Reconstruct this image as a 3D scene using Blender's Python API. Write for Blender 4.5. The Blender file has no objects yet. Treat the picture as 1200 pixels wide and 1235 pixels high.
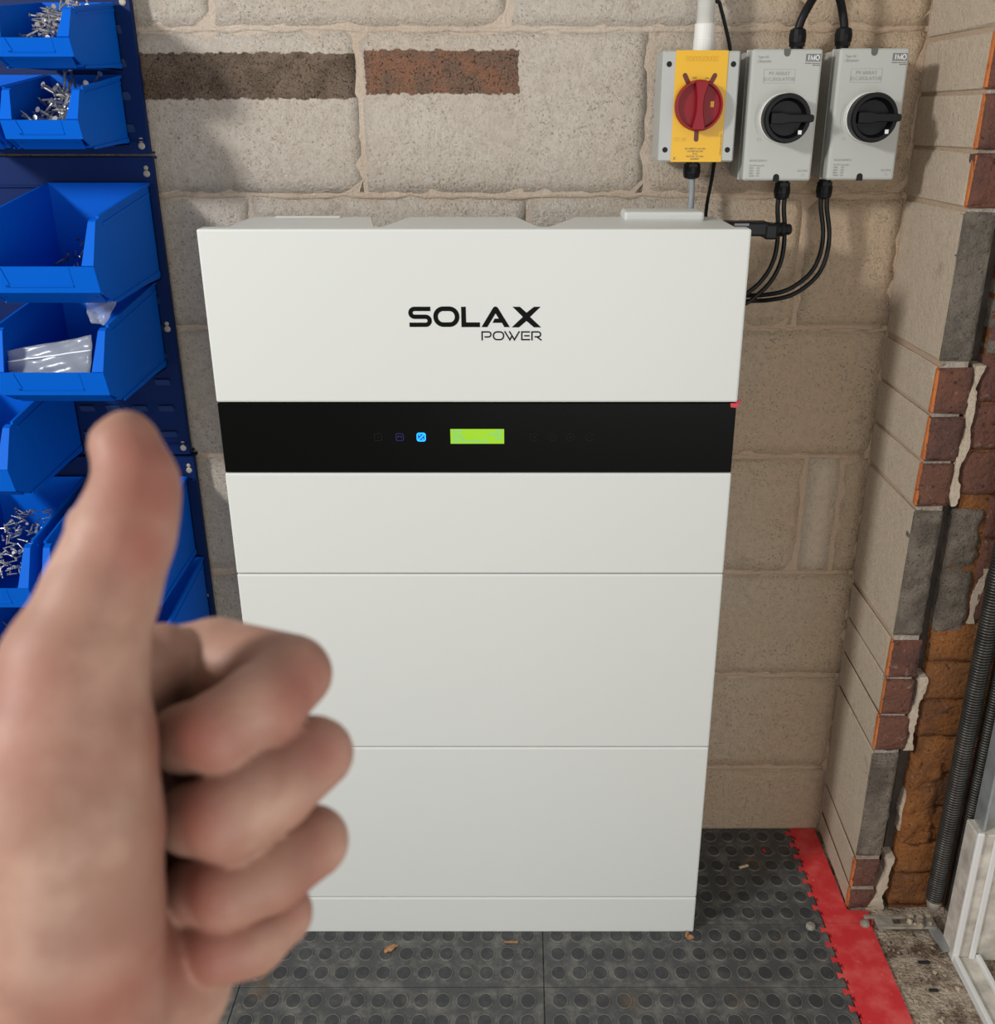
import bpy, bmesh, math, random
import numpy as np
from mathutils import Vector, Matrix
rnd = random.Random(7)
SC = bpy.context.scene
COL = SC.collection

# ------------------------------------------------------------------ camera, world, light, exposure
PITCH = math.radians(21.9)
cam_d = bpy.data.cameras.new('camera')
cam = bpy.data.objects.new('camera', cam_d); COL.objects.link(cam)
cam.location = (0, -1.68, 1.385)
cam.rotation_euler = (math.pi/2 - PITCH, 0, 0)
cam_d.sensor_fit = 'HORIZONTAL'; cam_d.sensor_width = 36; cam_d.lens = 36
cam_d.shift_x = -0.025
cam_d.clip_start = 0.02
cam_d.dof.use_dof = True; cam_d.dof.focus_distance = 1.47; cam_d.dof.aperture_fstop = 15
SC.camera = cam

W = bpy.data.worlds.new('world'); SC.world = W; W.use_nodes = True
W.node_tree.nodes['Background'].inputs[0].default_value = (1.0, 0.99, 0.97, 1)
W.node_tree.nodes['Background'].inputs[1].default_value = 0.37

def area(name, loc, target, size, power, color=(1, 1, 1), size_y=None):
    l = bpy.data.lights.new(name, 'AREA'); l.energy = power; l.color = color
    l.shape = 'RECTANGLE'; l.size = size; l.size_y = size_y or size
    o = bpy.data.objects.new(name, l); COL.objects.link(o); o.location = loc
    o.rotation_euler = (Vector(target) - Vector(loc)).to_track_quat('-Z', 'Y').to_euler()
    return o
area('window_daylight', (-2.0, -1.95, 2.2), (0.1, -0.1, 0.95), 0.30, 44, (1, 0.995, 0.98))
area('added_front_fill', (0.7, -3.4, 0.75), (0.1, 0, 0.55), 2.2, 27, (1, 0.99, 0.97), 1.3)  # unseen fill added behind the camera to lift the unit's lower front and shadows

SC.view_settings.view_transform = 'Standard'; SC.view_settings.look = 'None'
SC.view_settings.gamma = 1; SC.view_settings.use_curve_mapping = False
SC.view_settings.exposure = 0.36

# ------------------------------------------------------------------ materials
def srgb(r, g, b):
    f = lambda c: (c/255/12.92) if c/255 <= 0.04045 else ((c/255+0.055)/1.055)**2.4
    return (f(r), f(g), f(b), 1)

def mat(name, col, rough=0.5, metal=0.0, emit=None, es=1.0, spec=None, vary=0.0, vscale=20, bump=0.0, bscale=200, bdist=0.001):
    m = bpy.data.materials.new(name); m.use_nodes = True
    nt = m.node_tree; b = nt.nodes['Principled BSDF']
    b.inputs['Base Color'].default_value = col; b.inputs['Roughness'].default_value = rough
    b.inputs['Metallic'].default_value = metal
    if spec is not None: b.inputs['Specular IOR Level'].default_value = spec
    if emit: b.inputs['Emission Color'].default_value = emit; b.inputs['Emission Strength'].default_value = es
    if vary or bump:
        geo = nt.nodes.new('ShaderNodeNewGeometry')
    if vary:
        n = nt.nodes.new('ShaderNodeTexNoise'); n.inputs['Scale'].default_value = vscale; n.inputs['Detail'].default_value = 5
        nt.links.new(geo.outputs['Position'], n.inputs['Vector'])
        r = nt.nodes.new('ShaderNodeMapRange'); r.inputs[1].default_value = 0.3; r.inputs[2].default_value = 0.7
        r.inputs[3].default_value = 1-vary; r.inputs[4].default_value = 1+vary
        nt.links.new(n.outputs[0], r.inputs[0])
        h = nt.nodes.new('ShaderNodeHueSaturation'); h.inputs['Color'].default_value = col
        nt.links.new(r.outputs[0], h.inputs['Value']); nt.links.new(h.outputs[0], b.inputs['Base Color'])
    if bump:
        n2 = nt.nodes.new('ShaderNodeTexNoise'); n2.inputs['Scale'].default_value = bscale; n2.inputs['Detail'].default_value = 4
        nt.links.new(geo.outputs['Position'], n2.inputs['Vector'])
        bp = nt.nodes.new('ShaderNodeBump'); bp.inputs['Strength'].default_value = bump; bp.inputs['Distance'].default_value = bdist
        nt.links.new(n2.outputs[0], bp.inputs['Height']); nt.links.new(bp.outputs[0], b.inputs['Normal'])
    return m

class NG:
    """small node helper"""
    def __init__(s, name, rough=0.9):
        s.m = bpy.data.materials.new(name); s.m.use_nodes = True; s.nt = s.m.node_tree
        s.b = s.nt.nodes['Principled BSDF']; s.b.inputs['Roughness'].default_value = rough
        s.b.inputs['Specular IOR Level'].default_value = 0.25
        s.pos = s.nt.nodes.new('ShaderNodeNewGeometry').outputs['Position']
    def link(s, a, b): s.nt.links.new(a, b)
    def noise(s, scale, detail=4, rough=0.55, vec=None, dist=0.0):
        n = s.nt.nodes.new('ShaderNodeTexNoise'); n.inputs['Scale'].default_value = scale
        n.inputs['Detail'].default_value = detail; n.inputs['Roughness'].default_value = rough
        n.inputs['Distortion'].default_value = dist
        s.link(vec or s.pos, n.inputs['Vector']); return n.outputs[0]
    def voro(s, scale):
        n = s.nt.nodes.new('ShaderNodeTexVoronoi'); n.inputs['Scale'].default_value = scale
        s.link(s.pos, n.inputs['Vector']); return n.outputs['Distance']
    def mr(s, v, a, b, c=0.0, d=1.0, smooth=True):
        n = s.nt.nodes.new('ShaderNodeMapRange'); n.interpolation_type = 'SMOOTHSTEP' if smooth else 'LINEAR'
        for i, x in zip((1, 2, 3, 4), (a, b, c, d)): n.inputs[i].default_value = x
        s.link(v, n.inputs[0]); return n.outputs[0]
    def math(s, op, a, b=None):
        n = s.nt.nodes.new('ShaderNodeMath'); n.operation = op
        for i, x in enumerate((a, b)):
            if x is None: continue
            if isinstance(x, (int, float)): n.inputs[i].default_value = x
            else: s.link(x, n.inputs[i])
        return n.outputs[0]
    def xyz(s):
        n = s.nt.nodes.new('ShaderNodeSeparateXYZ'); s.link(s.pos, n.inputs[0]); return n.outputs
    def mix(s, f, a, b):
        n = s.nt.nodes.new('ShaderNodeMix'); n.data_type = 'RGBA'
        if isinstance(f, (int, float)): n.inputs[0].default_value = f
        else: s.link(f, n.inputs[0])
        for i, x in ((6, a), (7, b)):
            if isinstance(x, tuple): n.inputs[i].default_value = x
            else: s.link(x, n.inputs[i])
        return n.outputs[2]
    def rand(s):
        return s.nt.nodes.new('ShaderNodeObjectInfo').outputs['Random']
    def attr(s, name):
        n = s.nt.nodes.new('ShaderNodeAttribute'); n.attribute_name = name; return n.outputs['Fac']
    def bump(s, h, strength, dist):
        n = s.nt.nodes.new('ShaderNodeBump'); n.inputs['Strength'].default_value = strength; n.inputs['Distance'].default_value = dist
        s.link(h, n.inputs['Height']); s.link(n.outputs[0], s.b.inputs['Normal'])
    def done(s, col): s.link(col, s.b.inputs['Base Color']); return s.m

def paint_mat(name, c1, c2, warm, pits, bump=0.9, strip=None, gr=1.0):
    g = NG(name)
    big = g.noise(5, 4); x, y, z = g.xyz()
    col = g.mix(g.mr(big, 0.35, 0.65), c1, c2)
    col = g.mix(g.mr(g.rand(), 0, 1, 0.0, 0.28), col, warm)
    # warmer, browner tint mixed in towards the corner of the room
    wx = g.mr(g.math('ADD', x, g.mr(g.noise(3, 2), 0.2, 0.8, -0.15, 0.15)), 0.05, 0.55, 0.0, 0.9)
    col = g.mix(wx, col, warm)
    grain = g.noise(270*gr, 5, 0.75)
    grain2 = g.noise(420*gr, 4, 0.7)
    pitm = g.math('MULTIPLY', g.mr(grain, 0.465, 0.345), g.mr(g.noise(9, 3), 0.35, 0.65, 0.35, pits))
    col = g.mix(pitm, col, (0.17, 0.125, 0.09, 1))
    col = g.mix(g.math('MULTIPLY', g.mr(g.noise(75, 5, 0.7), 0.40, 0.66), 0.32), col, (0.62, 0.48, 0.35, 1))
    stain = g.math('MULTIPLY', g.mr(g.noise(14, 6, 0.7), 0.6, 0.72), 0.35)
    col = g.mix(stain, col, (0.30, 0.19, 0.12, 1))
    if strip:
        for (x0, x1, z0, z1, ca, cb) in strip:
            e = g.mr(g.noise(90, 4), 0.3, 0.7, -0.0022, 0.0022)
            xx = g.math('ADD', x, e); zz = g.math('ADD', z, e)
            f = g.math('MULTIPLY', g.math('MULTIPLY', g.mr(xx, x0-.001, x0+.001), g.mr(xx, x1+.001, x1-.001)),
                       g.math('MULTIPLY', g.mr(zz, z0-.001, z0+.001), g.mr(zz, z1+.001, z1-.001)))
            raw = g.mix(g.mr(g.noise(25, 5), 0.4, 0.6), ca, cb)
            raw = g.mix(g.mr(grain, 0.48, 0.38), raw, (0.05, 0.035, 0.025, 1))
            raw = g.mix(g.math('MULTIPLY', g.mr(grain2, 0.52, 0.62), 0.7), raw, (0.42, 0.33, 0.25, 1))
            col = g.mix(f, col, raw)
    h = g.math('ADD', grain, g.math('MULTIPLY', grain2, 0.55))
    h = g.math('ADD', h, g.math('MULTIPLY', g.noise(28, 4), 0.4)); h = g.math('ADD', h, g.math('MULTIPLY', g.noise(130, 3), 0.7))
    g.bump(h, bump, 0.013)
    return g.done(col)

def raw_mat(name, ca, cb, cc, bump=0.8, dirt=0.4, scale=130):
    g = NG(name, 0.92)
    col = g.mix(g.mr(g.noise(16, 5), 0.38, 0.62), ca, cb)
    col = g.mix(g.mr(g.rand(), 0, 1, 0, 0.45), col, cc)
    gr = g.noise(scale, 5, 0.65)
    col = g.mix(g.math('MULTIPLY', g.mr(gr, 0.42, 0.32), 0.75), col, (0.02, 0.014, 0.01, 1))
    col = g.mix(g.math('MULTIPLY', g.mr(g.noise(60, 5, 0.7), 0.58, 0.70), dirt), col, (0.45, 0.38, 0.31, 1))
    g.bump(g.math('ADD', gr, g.noise(40, 4)), bump, 0.013)
    return g.done(col)

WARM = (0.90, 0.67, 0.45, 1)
M = {}
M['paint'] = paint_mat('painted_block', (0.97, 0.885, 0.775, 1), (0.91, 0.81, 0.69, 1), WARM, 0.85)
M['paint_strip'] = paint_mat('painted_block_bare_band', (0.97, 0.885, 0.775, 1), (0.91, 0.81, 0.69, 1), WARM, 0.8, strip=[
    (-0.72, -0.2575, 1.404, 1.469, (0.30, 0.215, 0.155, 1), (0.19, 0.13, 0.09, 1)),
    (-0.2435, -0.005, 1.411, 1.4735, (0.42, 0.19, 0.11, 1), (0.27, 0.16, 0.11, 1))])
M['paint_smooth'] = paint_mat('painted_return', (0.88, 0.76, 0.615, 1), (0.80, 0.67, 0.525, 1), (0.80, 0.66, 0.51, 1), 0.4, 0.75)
M['mortar'] = paint_mat('painted_mortar', (0.80, 0.68, 0.56, 1), (0.70, 0.57, 0.45, 1), (0.66, 0.48, 0.33, 1), 0.35, 0.7)
M['bare_mortar'] = raw_mat('bare_mortar', (0.50, 0.43, 0.36, 1), (0.36, 0.29, 0.23, 1), (0.55, 0.48, 0.42, 1), 0.9, 0.6)
M['grey_block'] = raw_mat('bare_grey_block', (0.29, 0.24, 0.19, 1), (0.17, 0.14, 0.11, 1), (0.22, 0.20, 0.175, 1), 1.0, 0.4, 210)
M['raw_brick'] = raw_mat('bare_brick', (0.165, 0.07, 0.05, 1), (0.115, 0.06, 0.048, 1), (0.21, 0.09, 0.055, 1), 0.7, 0.35)
M['orange_brick'] = raw_mat('orange_brick_edge', (0.55, 0.17, 0.045, 1), (0.42, 0.13, 0.04, 1), (0.50, 0.16, 0.05, 1), 0.4, 0.3)
M['rust_brick'] = raw_mat('rust_stained_brick', (0.27, 0.10, 0.03, 1), (0.15, 0.065, 0.03, 1), (0.36, 0.15, 0.045, 1), 0.8, 0.2)
M['dark_gap'] = mat('dark_gap', (0.05, 0.04, 0.032, 1), 0.95, vary=0.4, bump=0.8, bscale=150, bdist=0.005)

def rubber(name, base, dust, amt):
    g = NG(name, 0.62); g.b.inputs['Specular IOR Level'].default_value = 0.4
    col = g.mix(g.math('MULTIPLY', g.mr(g.noise(28, 6, 0.7), 0.42, 0.68), amt), base, dust)
    col = g.mix(g.math('MULTIPLY', g.mr(g.noise(260, 4, 0.7), 0.60, 0.72), 0.45), col, (0.26, 0.24, 0.21, 1))
    col = g.mix(g.math('MULTIPLY', g.mr(g.noise(6, 5, 0.6), 0.60, 0.72), 0.35), col, (0.16, 0.085, 0.03, 1))
    g.bump(g.noise(300, 4), 0.3, 0.001)
    return g.done(col)
M['rubber'] = rubber('dusty_black_rubber', (0.060, 0.062, 0.062, 1), (0.145, 0.14, 0.125, 1), 0.9)
M['stud_top'] = rubber('black_rubber_stud', (0.034, 0.036, 0.038, 1), (0.085, 0.085, 0.08, 1), 0.6)
M['stud_rim'] = rubber('dusty_stud_rim', (0.09, 0.088, 0.08, 1), (0.17, 0.16, 0.14, 1), 0.9)
def redrub():
    g = NG('red_rubber', 0.5)
    col = g.mix(g.mr(g.noise(22, 5), 0.4, 0.7), (0.60, 0.035, 0.04, 1), (0.68, 0.10, 0.09, 1))
    col = g.mix(g.math('MULTIPLY', g.mr(g.noise(70, 6, 0.7), 0.60, 0.74), 0.5), col, (0.6, 0.4, 0.32, 1))
    g.bump(g.noise(180, 4), 0.2, 0.001)
    return g.done(col)
M['red_rubber'] = redrub()
def ground():
    g = NG('crumbling_concrete', 0.95)
    col = g.mix(g.mr(g.noise(20, 6, 0.7), 0.36, 0.62), (0.13, 0.08, 0.05, 1), (0.56, 0.46, 0.35, 1))
    col = g.mix(g.mr(g.noise(120, 5, 0.7), 0.42, 0.32), col, (0.05, 0.035, 0.025, 1))
    g.bump(g.math('ADD', g.noise(50, 5), g.noise(160, 4)), 1.0, 0.012)
    return g.done(col)
M['ground'] = ground()
M['white_unit'] = mat('white_powder_coat', (0.600, 0.612, 0.585, 1), 0.42, spec=0.35)
M['gloss_black'] = mat('gloss_black', (0.003, 0.003, 0.003, 1), 0.3, spec=0.06)
M['logo'] = mat('logo_black', (0.003, 0.003, 0.003, 1), 0.5, spec=0.08)
M['dark_joint'] = mat('dark_joint', (0.12, 0.12, 0.11, 1), 0.8)
M['lcd'] = mat('lcd_backlight', (0.1, 0.25, 0.0, 1), 0.4, emit=(0.29, 0.52, 0.0, 1), es=0.60)
M['lcd_text'] = mat('lcd_text', (0.1, 0.3, 0.2, 1), 0.5, emit=(0.12, 0.42, 0.16, 1), es=0.6)
M['led_blue'] = mat('blue_indicator', (0.0, 0.2, 0.8, 1), 0.4, emit=(0.0, 0.32, 1.0, 1), es=1.3)
M['led_fill'] = mat('blue_indicator_glow', (0.0, 0.02, 0.2, 1), 0.4, emit=(0.0, 0.03, 0.35, 1), es=0.8)
M['led_dim'] = mat('dim_violet_indicator', (0.02, 0.02, 0.07, 1), 0.4, emit=(0.012, 0.012, 0.07, 1), es=0.5, spec=0.1)
M['print_dim'] = mat('dim_grey_print', (0.012, 0.012, 0.012, 1), 0.5, spec=0.1)
M['blue_bin'] = mat('blue_polypropylene', (0.001, 0.105, 0.56, 1), 0.5, spec=0.06)
M['blue_panel'] = mat('dark_blue_steel', (0.002, 0.015, 0.085, 1), 0.5, spec=0.12, vary=0.12, vscale=8)
M['louvre_edge'] = mat('worn_louvre', (0.02, 0.045, 0.14, 1), 0.5)
M['zinc'] = mat('zinc_screw', (0.62, 0.61, 0.58, 1), 0.30, 0.9)
M['dark_screw'] = mat('black_screw', (0.16, 0.16, 0.165, 1), 0.35, 0.85)
M['screw_head'] = mat('pale_fixing', (0.34, 0.31, 0.26, 1), 0.55, 0.3)
M['grey_plastic'] = mat('light_grey_plastic', (0.40, 0.41, 0.39, 1), 0.38)
M['grey_plastic2'] = mat('pale_grey_abs', (0.42, 0.43, 0.40, 1), 0.4)
M['yellow'] = mat('yellow_plate', (0.72, 0.40, 0.004, 1), 0.4)
M['yellow_emboss'] = mat('yellow_emboss', (0.62, 0.33, 0.004, 1), 0.4)
M['red_knob'] = mat('red_knob', (0.24, 0.005, 0.012, 1), 0.4, spec=0.25)
M['dark_red'] = mat('dark_red_recess', (0.11, 0.012, 0.006, 1), 0.5)
M['black_plastic'] = mat('black_plastic', (0.005, 0.005, 0.006, 1), 0.4, spec=0.2)
M['cable'] = mat('black_cable', (0.006, 0.006, 0.007, 1), 0.45, spec=0.25)
M['grey_cable'] = mat('grey_cable', (0.27, 0.29, 0.31, 1), 0.5)
M['pvc'] = mat('white_pvc', (0.70, 0.69, 0.65, 1), 0.35)
M['print_grey'] = mat('grey_print', (0.29, 0.29, 0.27, 1), 0.6)
M['print_dark'] = mat('dark_print', (0.10, 0.10, 0.09, 1), 0.6)
M['badge_grey'] = mat('badge_grey', (0.16, 0.165, 0.17, 1), 0.5)
M['badge_white'] = mat('badge_white', (0.72, 0.72, 0.70, 1), 0.5)
M['hole'] = mat('hole_black', (0.004, 0.004, 0.004, 1), 0.8)
M['spring'] = mat('oiled_black_steel', (0.075, 0.07, 0.062, 1), 0.38, 0.6, vary=0.3, vscale=40)
M['spring_core'] = mat('spring_core', (0.01, 0.009, 0.008, 1), 0.9)
M['dirty_white'] = mat('dirty_white_paint', (0.54, 0.50, 0.43, 1), 0.5, vary=0.3, vscale=35, bump=0.2, bscale=150)
M['clean_white'] = mat('white_frame_paint', (0.70, 0.70, 0.68, 1), 0.35)
M['galv'] = mat('galvanised_steel', (0.38, 0.40, 0.40, 1), 0.4, 0.5, vary=0.2, vscale=30)
M['dirty_metal'] = mat('dusty_metal', (0.30, 0.27, 0.22, 1), 0.75, 0.2, vary=0.3, vscale=60, bump=0.4, bscale=300)
M['leaf'] = mat('dry_leaf', (0.32, 0.16, 0.07, 1), 0.8, vary=0.3, vscale=150)
M['chip'] = mat('pale_wood_chip', (0.60, 0.47, 0.30, 1), 0.8)
M['grit'] = mat('pale_grit', (0.36, 0.29, 0.215, 1), 0.95, vary=0.45, vscale=60, bump=0.8, bscale=260, bdist=.004)
M['red_tape'] = mat('red_tape', (0.55, 0.012, 0.03, 1), 0.4)
M['garage_white'] = mat('white_door_paint', (0.72, 0.72, 0.70, 1), 0.45)

def bagmat():
    m = bpy.data.materials.new('clear_polythene'); m.use_nodes = True; nt = m.node_tree
    b = nt.nodes['Principled BSDF']; b.inputs['Base Color'].default_value = (0.50, 0.55, 0.62, 1)
    b.inputs['Roughness'].default_value = 0.25; b.inputs['Alpha'].default_value = 0.30
    b.inputs['Specular IOR Level'].default_value = 0.9
    return m
M['bag'] = bagmat()
M['bag_seal'] = mat('bag_seal', (0.75, 0.80, 0.86, 1), 0.3)

def skin():
    g = NG('skin', 0.55); g.b.inputs['Specular IOR Level'].default_value = 0.3
    base = g.mix(g.mr(g.noise(38, 5), 0.35, 0.65), (0.46, 0.285, 0.212, 1), (0.33, 0.178, 0.128, 1))
    col = g.mix(g.math('MULTIPLY', g.attr('redness'), 0.85), base, (0.29, 0.095, 0.07, 1))
    g.b.inputs['Subsurface Weight'].default_value = 0.08
    g.b.inputs['Subsurface Radius'].default_value = (0.006, 0.0022, 0.0012)
    g.b.inputs['Subsurface Scale'].default_value = 0.6
    g.bump(g.noise(420, 3), 0.12, 0.001)
    return g.done(col)
M['skin'] = skin()
M['nail'] = mat('thumb_nail', (0.68, 0.45, 0.36, 1), 0.3)

# ------------------------------------------------------------------ mesh helpers
def new_obj(name, bm, mats, parent=None, smooth=False, loc=None):
    me = bpy.data.meshes.new(name); bm.normal_update(); bm.to_mesh(me); bm.free()
    for m in (mats if isinstance(mats, (list, tuple)) else [mats]): me.materials.append(m)
    if smooth:
        for p in me.polygons: p.use_smooth = True
    o = bpy.data.objects.new(name, me); COL.objects.link(o)
    if parent: o.parent = parent
    if loc: o.location = loc
    return o
def share(name, me, parent=None, loc=(0, 0, 0), rot=None):
    o = bpy.data.objects.new(name, me); COL.objects.link(o); o.location = loc
    if rot: o.rotation_euler = rot
    if parent: o.parent = parent
    return o
def empty(name, loc=(0, 0, 0)):
    o = bpy.data.objects.new(name, None); COL.objects.link(o); o.location = loc; o.empty_display_size = 0.02; return o
def tag(o, label=None, cat=None, group=None, kind=None):
    if label: o['label'] = label
    if cat: o['category'] = cat
    if group: o['group'] = group
    if kind: o['kind'] = kind
    return o
def add_geo(bm, verts, faces, mi=0):
    vs = [bm.verts.new(v) for v in verts]; out = []
    for f in faces:
        try:
            fc = bm.faces.new([vs[i] for i in f]); fc.material_index = mi; out.append(fc)
        except ValueError: pass
    return vs, out
def add_box(bm, x0, x1, y0, y1, z0, z1, bev=0.0, seg=1, mi=0):
    vs, fs = add_geo(bm, [(x, y, z) for x in (x0, x1) for y in (y0, y1) for z in (z0, z1)],
        [(0, 1, 3, 2), (4, 6, 7, 5), (0, 4, 5, 1), (2, 3, 7, 6), (0, 2, 6, 4), (1, 5, 7, 3)], mi)
    if bev:
        es = list({e for f in fs for e in f.edges})
        bmesh.ops.bevel(bm, geom=es, offset=bev, segments=seg, affect='EDGES', profile=0.5)
def box(name, x0, x1, y0, y1, z0, z1, m, parent=None, bev=0.0, seg=1, smooth=False):
    bm = bmesh.new(); add_box(bm, x0, x1, y0, y1, z0, z1, bev, seg); bmesh.ops.recalc_face_normals(bm, faces=bm.faces)
    return new_obj(name, bm, m, parent, smooth)
def add_prism(bm, poly, a, b, axis='y', mi=0, bev=0.0):
    """poly: 2D points; axis y -> (x,z) poly swept a..b in y ; x -> (y,z) ; z -> (x,y)"""
    def p(q, t):
        return {'y': (q[0], t, q[1]), 'x': (t, q[0], q[1]), 'z': (q[0], q[1], t)}[axis]
    n = len(poly)
    vs = [p(q, a) for q in poly] + [p(q, b) for q in poly]
    fs = [tuple(range(n)), tuple(range(2*n-1, n-1, -1))] + [(i, i+n, (i+1) % n+n, (i+1) % n) for i in range(n)]
    v, f = add_geo(bm, vs, fs, mi)
    bmesh.ops.recalc_face_normals(bm, faces=f)
    if bev:
        bmesh.ops.bevel(bm, geom=list({e for x in f for e in x.edges}), offset=bev, segments=1, affect='EDGES')
def add_lathe(bm, prof, c, axis='z', n=24, mi=0, mis=None):
    """prof: list of (radius, height along axis)"""
    rings = []
    for (r, h) in prof:
        ring = []
        for i in range(n):
            a = 2*math.pi*i/n; u, v = r*math.cos(a), r*math.sin(a)
            q = {'z': (u, v, h), 'y': (u, h, v), 'x': (h, u, v)}[axis]
            ring.append(bm.verts.new((c[0]+q[0], c[1]+q[1], c[2]+q[2])))
        rings.append(ring)
    fs = []
    for k in range(len(rings)-1):
        for i in range(n):
            f = bm.faces.new((rings[k][i], rings[k][(i+1) % n], rings[k+1][(i+1) % n], rings[k+1][i]))
            f.material_index = mis[k] if mis else mi; fs.append(f)
    for ring, k in ((rings[0], 0), (rings[-1], -1)):
        f = bm.faces.new(ring); f.material_index = (mis[k] if mis else mi); fs.append(f)
    bmesh.ops.recalc_face_normals(bm, faces=fs)
def catmull(pts, k=8):
    P = [Vector(p) for p in pts]; P = [2*P[0]-P[1]] + P + [2*P[-1]-P[-2]]; out = []
    for i in range(1, len(P)-2):
        for j in range(k):
            t = j/k
            out.append(0.5*((2*P[i]) + (P[i+1]-P[i-1])*t + (2*P[i-1]-5*P[i]+4*P[i+1]-P[i+2])*t*t + (3*P[i]-P[i-1]-3*P[i+1]+P[i+2])*t**3))
    out.append(P[-2]); return out
def add_tube(bm, pts, r, n=10, mi=0, cap=True):
    rings = []; up = Vector((0.12, 0.3, 0.95))
    for i, p in enumerate(pts):
        t = (pts[min(i+1, len(pts)-1)] - pts[max(i-1, 0)]).normalized()
        a = t.cross(up)
        if a.length < 1e-4: a = t.cross(Vector((1, 0, 0)))
        a.normalize(); b = t.cross(a).normalized()
        if rings:
            pass
        rr = r[i] if isinstance(r, (list, tuple)) else r
        rings.append([bm.verts.new(p + a*rr*math.cos(2*math.pi*j/n) + b*rr*math.sin(2*math.pi*j/n)) for j in range(n)])
    fs = []
    for k in range(len(rings)-1):
        for i in range(n):
            f = bm.faces.new((rings[k][i], rings[k][(i+1) % n], rings[k+1][(i+1) % n], rings[k+1][i])); f.material_index = mi; f.smooth = True; fs.append(f)
    if cap:
        fs.append(bm.faces.new(rings[0])); fs.append(bm.faces.new(rings[-1]))
    bmesh.ops.recalc_face_normals(bm, faces=fs)
def tube(name, pts, r, m, parent=None, k=8, n=10):
    bm = bmesh.new(); add_tube(bm, catmull(pts, k), r, n); return new_obj(name, bm, m, parent)
def add_plate(bm, quad, t, mi=0):
    q = [Vector(p) for p in quad]; nrm = (q[1]-q[0]).cross(q[2]-q[0]).normalized()*t
    n = len(q)
    v, f = add_geo(bm, q+[p+nrm for p in q], [tuple(range(n)), tuple(range(2*n-1, n-1, -1))]+[(i, i+n, (i+1) % n+n, (i+1) % n) for i in range(n)], mi)
    bmesh.ops.recalc_face_normals(bm, faces=f)
def stroke(bm, pts, w, y, th, S, closed=False, mi=0):
    """2D stroked polyline (miter joints) on a vertical face at depth y, thickness th towards the viewer; S maps 2D->(x,z)"""
    P = [Vector(p) for p in pts]; n = len(P); L = []; R = []
    for i in range(n):
        a = P[i-1] if (i > 0 or closed) else None; b = P[(i+1) % n] if (i < n-1 or closed) else None
        d1 = (P[i]-a).normalized() if a is not None else (b-P[i]).normalized()
        d2 = (b-P[i]).normalized() if b is not None else d1
        n1 = Vector((-d1.y, d1.x)); n2 = Vector((-d2.y, d2.x)); m = (n1+n2)
        m = m.normalized() if m.length > 1e-6 else n1
        s = w/2/max(0.35, m.dot(n1)); L.append(P[i]+m*s); R.append(P[i]-m*s)
    rng = range(n) if closed else range(n-1)
    for i in rng:
        j = (i+1) % n
        poly = [S(q) for q in (L[i], L[j], R[j], R[i])]
        add_prism(bm, poly, y, y-th, 'y', mi)
def arc(cx, cy, rx, ry, a0, a1, n=6):
    return [(cx+rx*math.cos(math.radians(a0+(a1-a0)*i/n)), cy+ry*math.sin(math.radians(a0+(a1-a0)*i/n))) for i in range(n+1)]
def rrect(x0, x1, y0, y1, r, n=6):
    return arc(x1-r, y1-r, r, r, 0, 90, n)+arc(x0+r, y1-r, r, r, 90, 180, n)+arc(x0+r, y0+r, r, r, 180, 270, n)+arc(x1-r, y0+r, r, r, 270, 360, n)
def text(name, s, size, x, y, z, m, parent=None, align='LEFT', rot=0.0, sx=1.0):
    cu = bpy.data.curves.new(name, 'FONT'); cu.body = s; cu.size = size; cu.align_x = align; cu.extrude = 0.00015
    cu.resolution_u = 2
    t = bpy.data.objects.new(name, cu); COL.objects.link(t)
    bpy.context.view_layer.update()
    me = bpy.data.meshes.new_from_object(t.evaluated_get(bpy.context.evaluated_depsgraph_get()))
    bpy.data.objects.remove(t); bpy.data.curves.remove(cu)
    me.materials.clear(); me.materials.append(m)
    o = bpy.data.objects.new(name, me); COL.objects.link(o)
    o.location = (x, y, z); o.rotation_euler = (math.pi/2, rot, 0); o.scale = (sx, 1, 1)
    if parent: o.parent = parent
    return o
def jitter(bm, a):
    for v in bm.verts: v.co += Vector((rnd.uniform(-a, a), rnd.uniform(-a, a), rnd.uniform(-a, a)))

# ------------------------------------------------------------------ floor
XC = 0.617                                   # corner of main wall and the return
FL = tag(box('floor', -2.6, 1.6, -2.6, 0.1, -0.12, -0.006, M['ground']), kind='structure')

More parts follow.
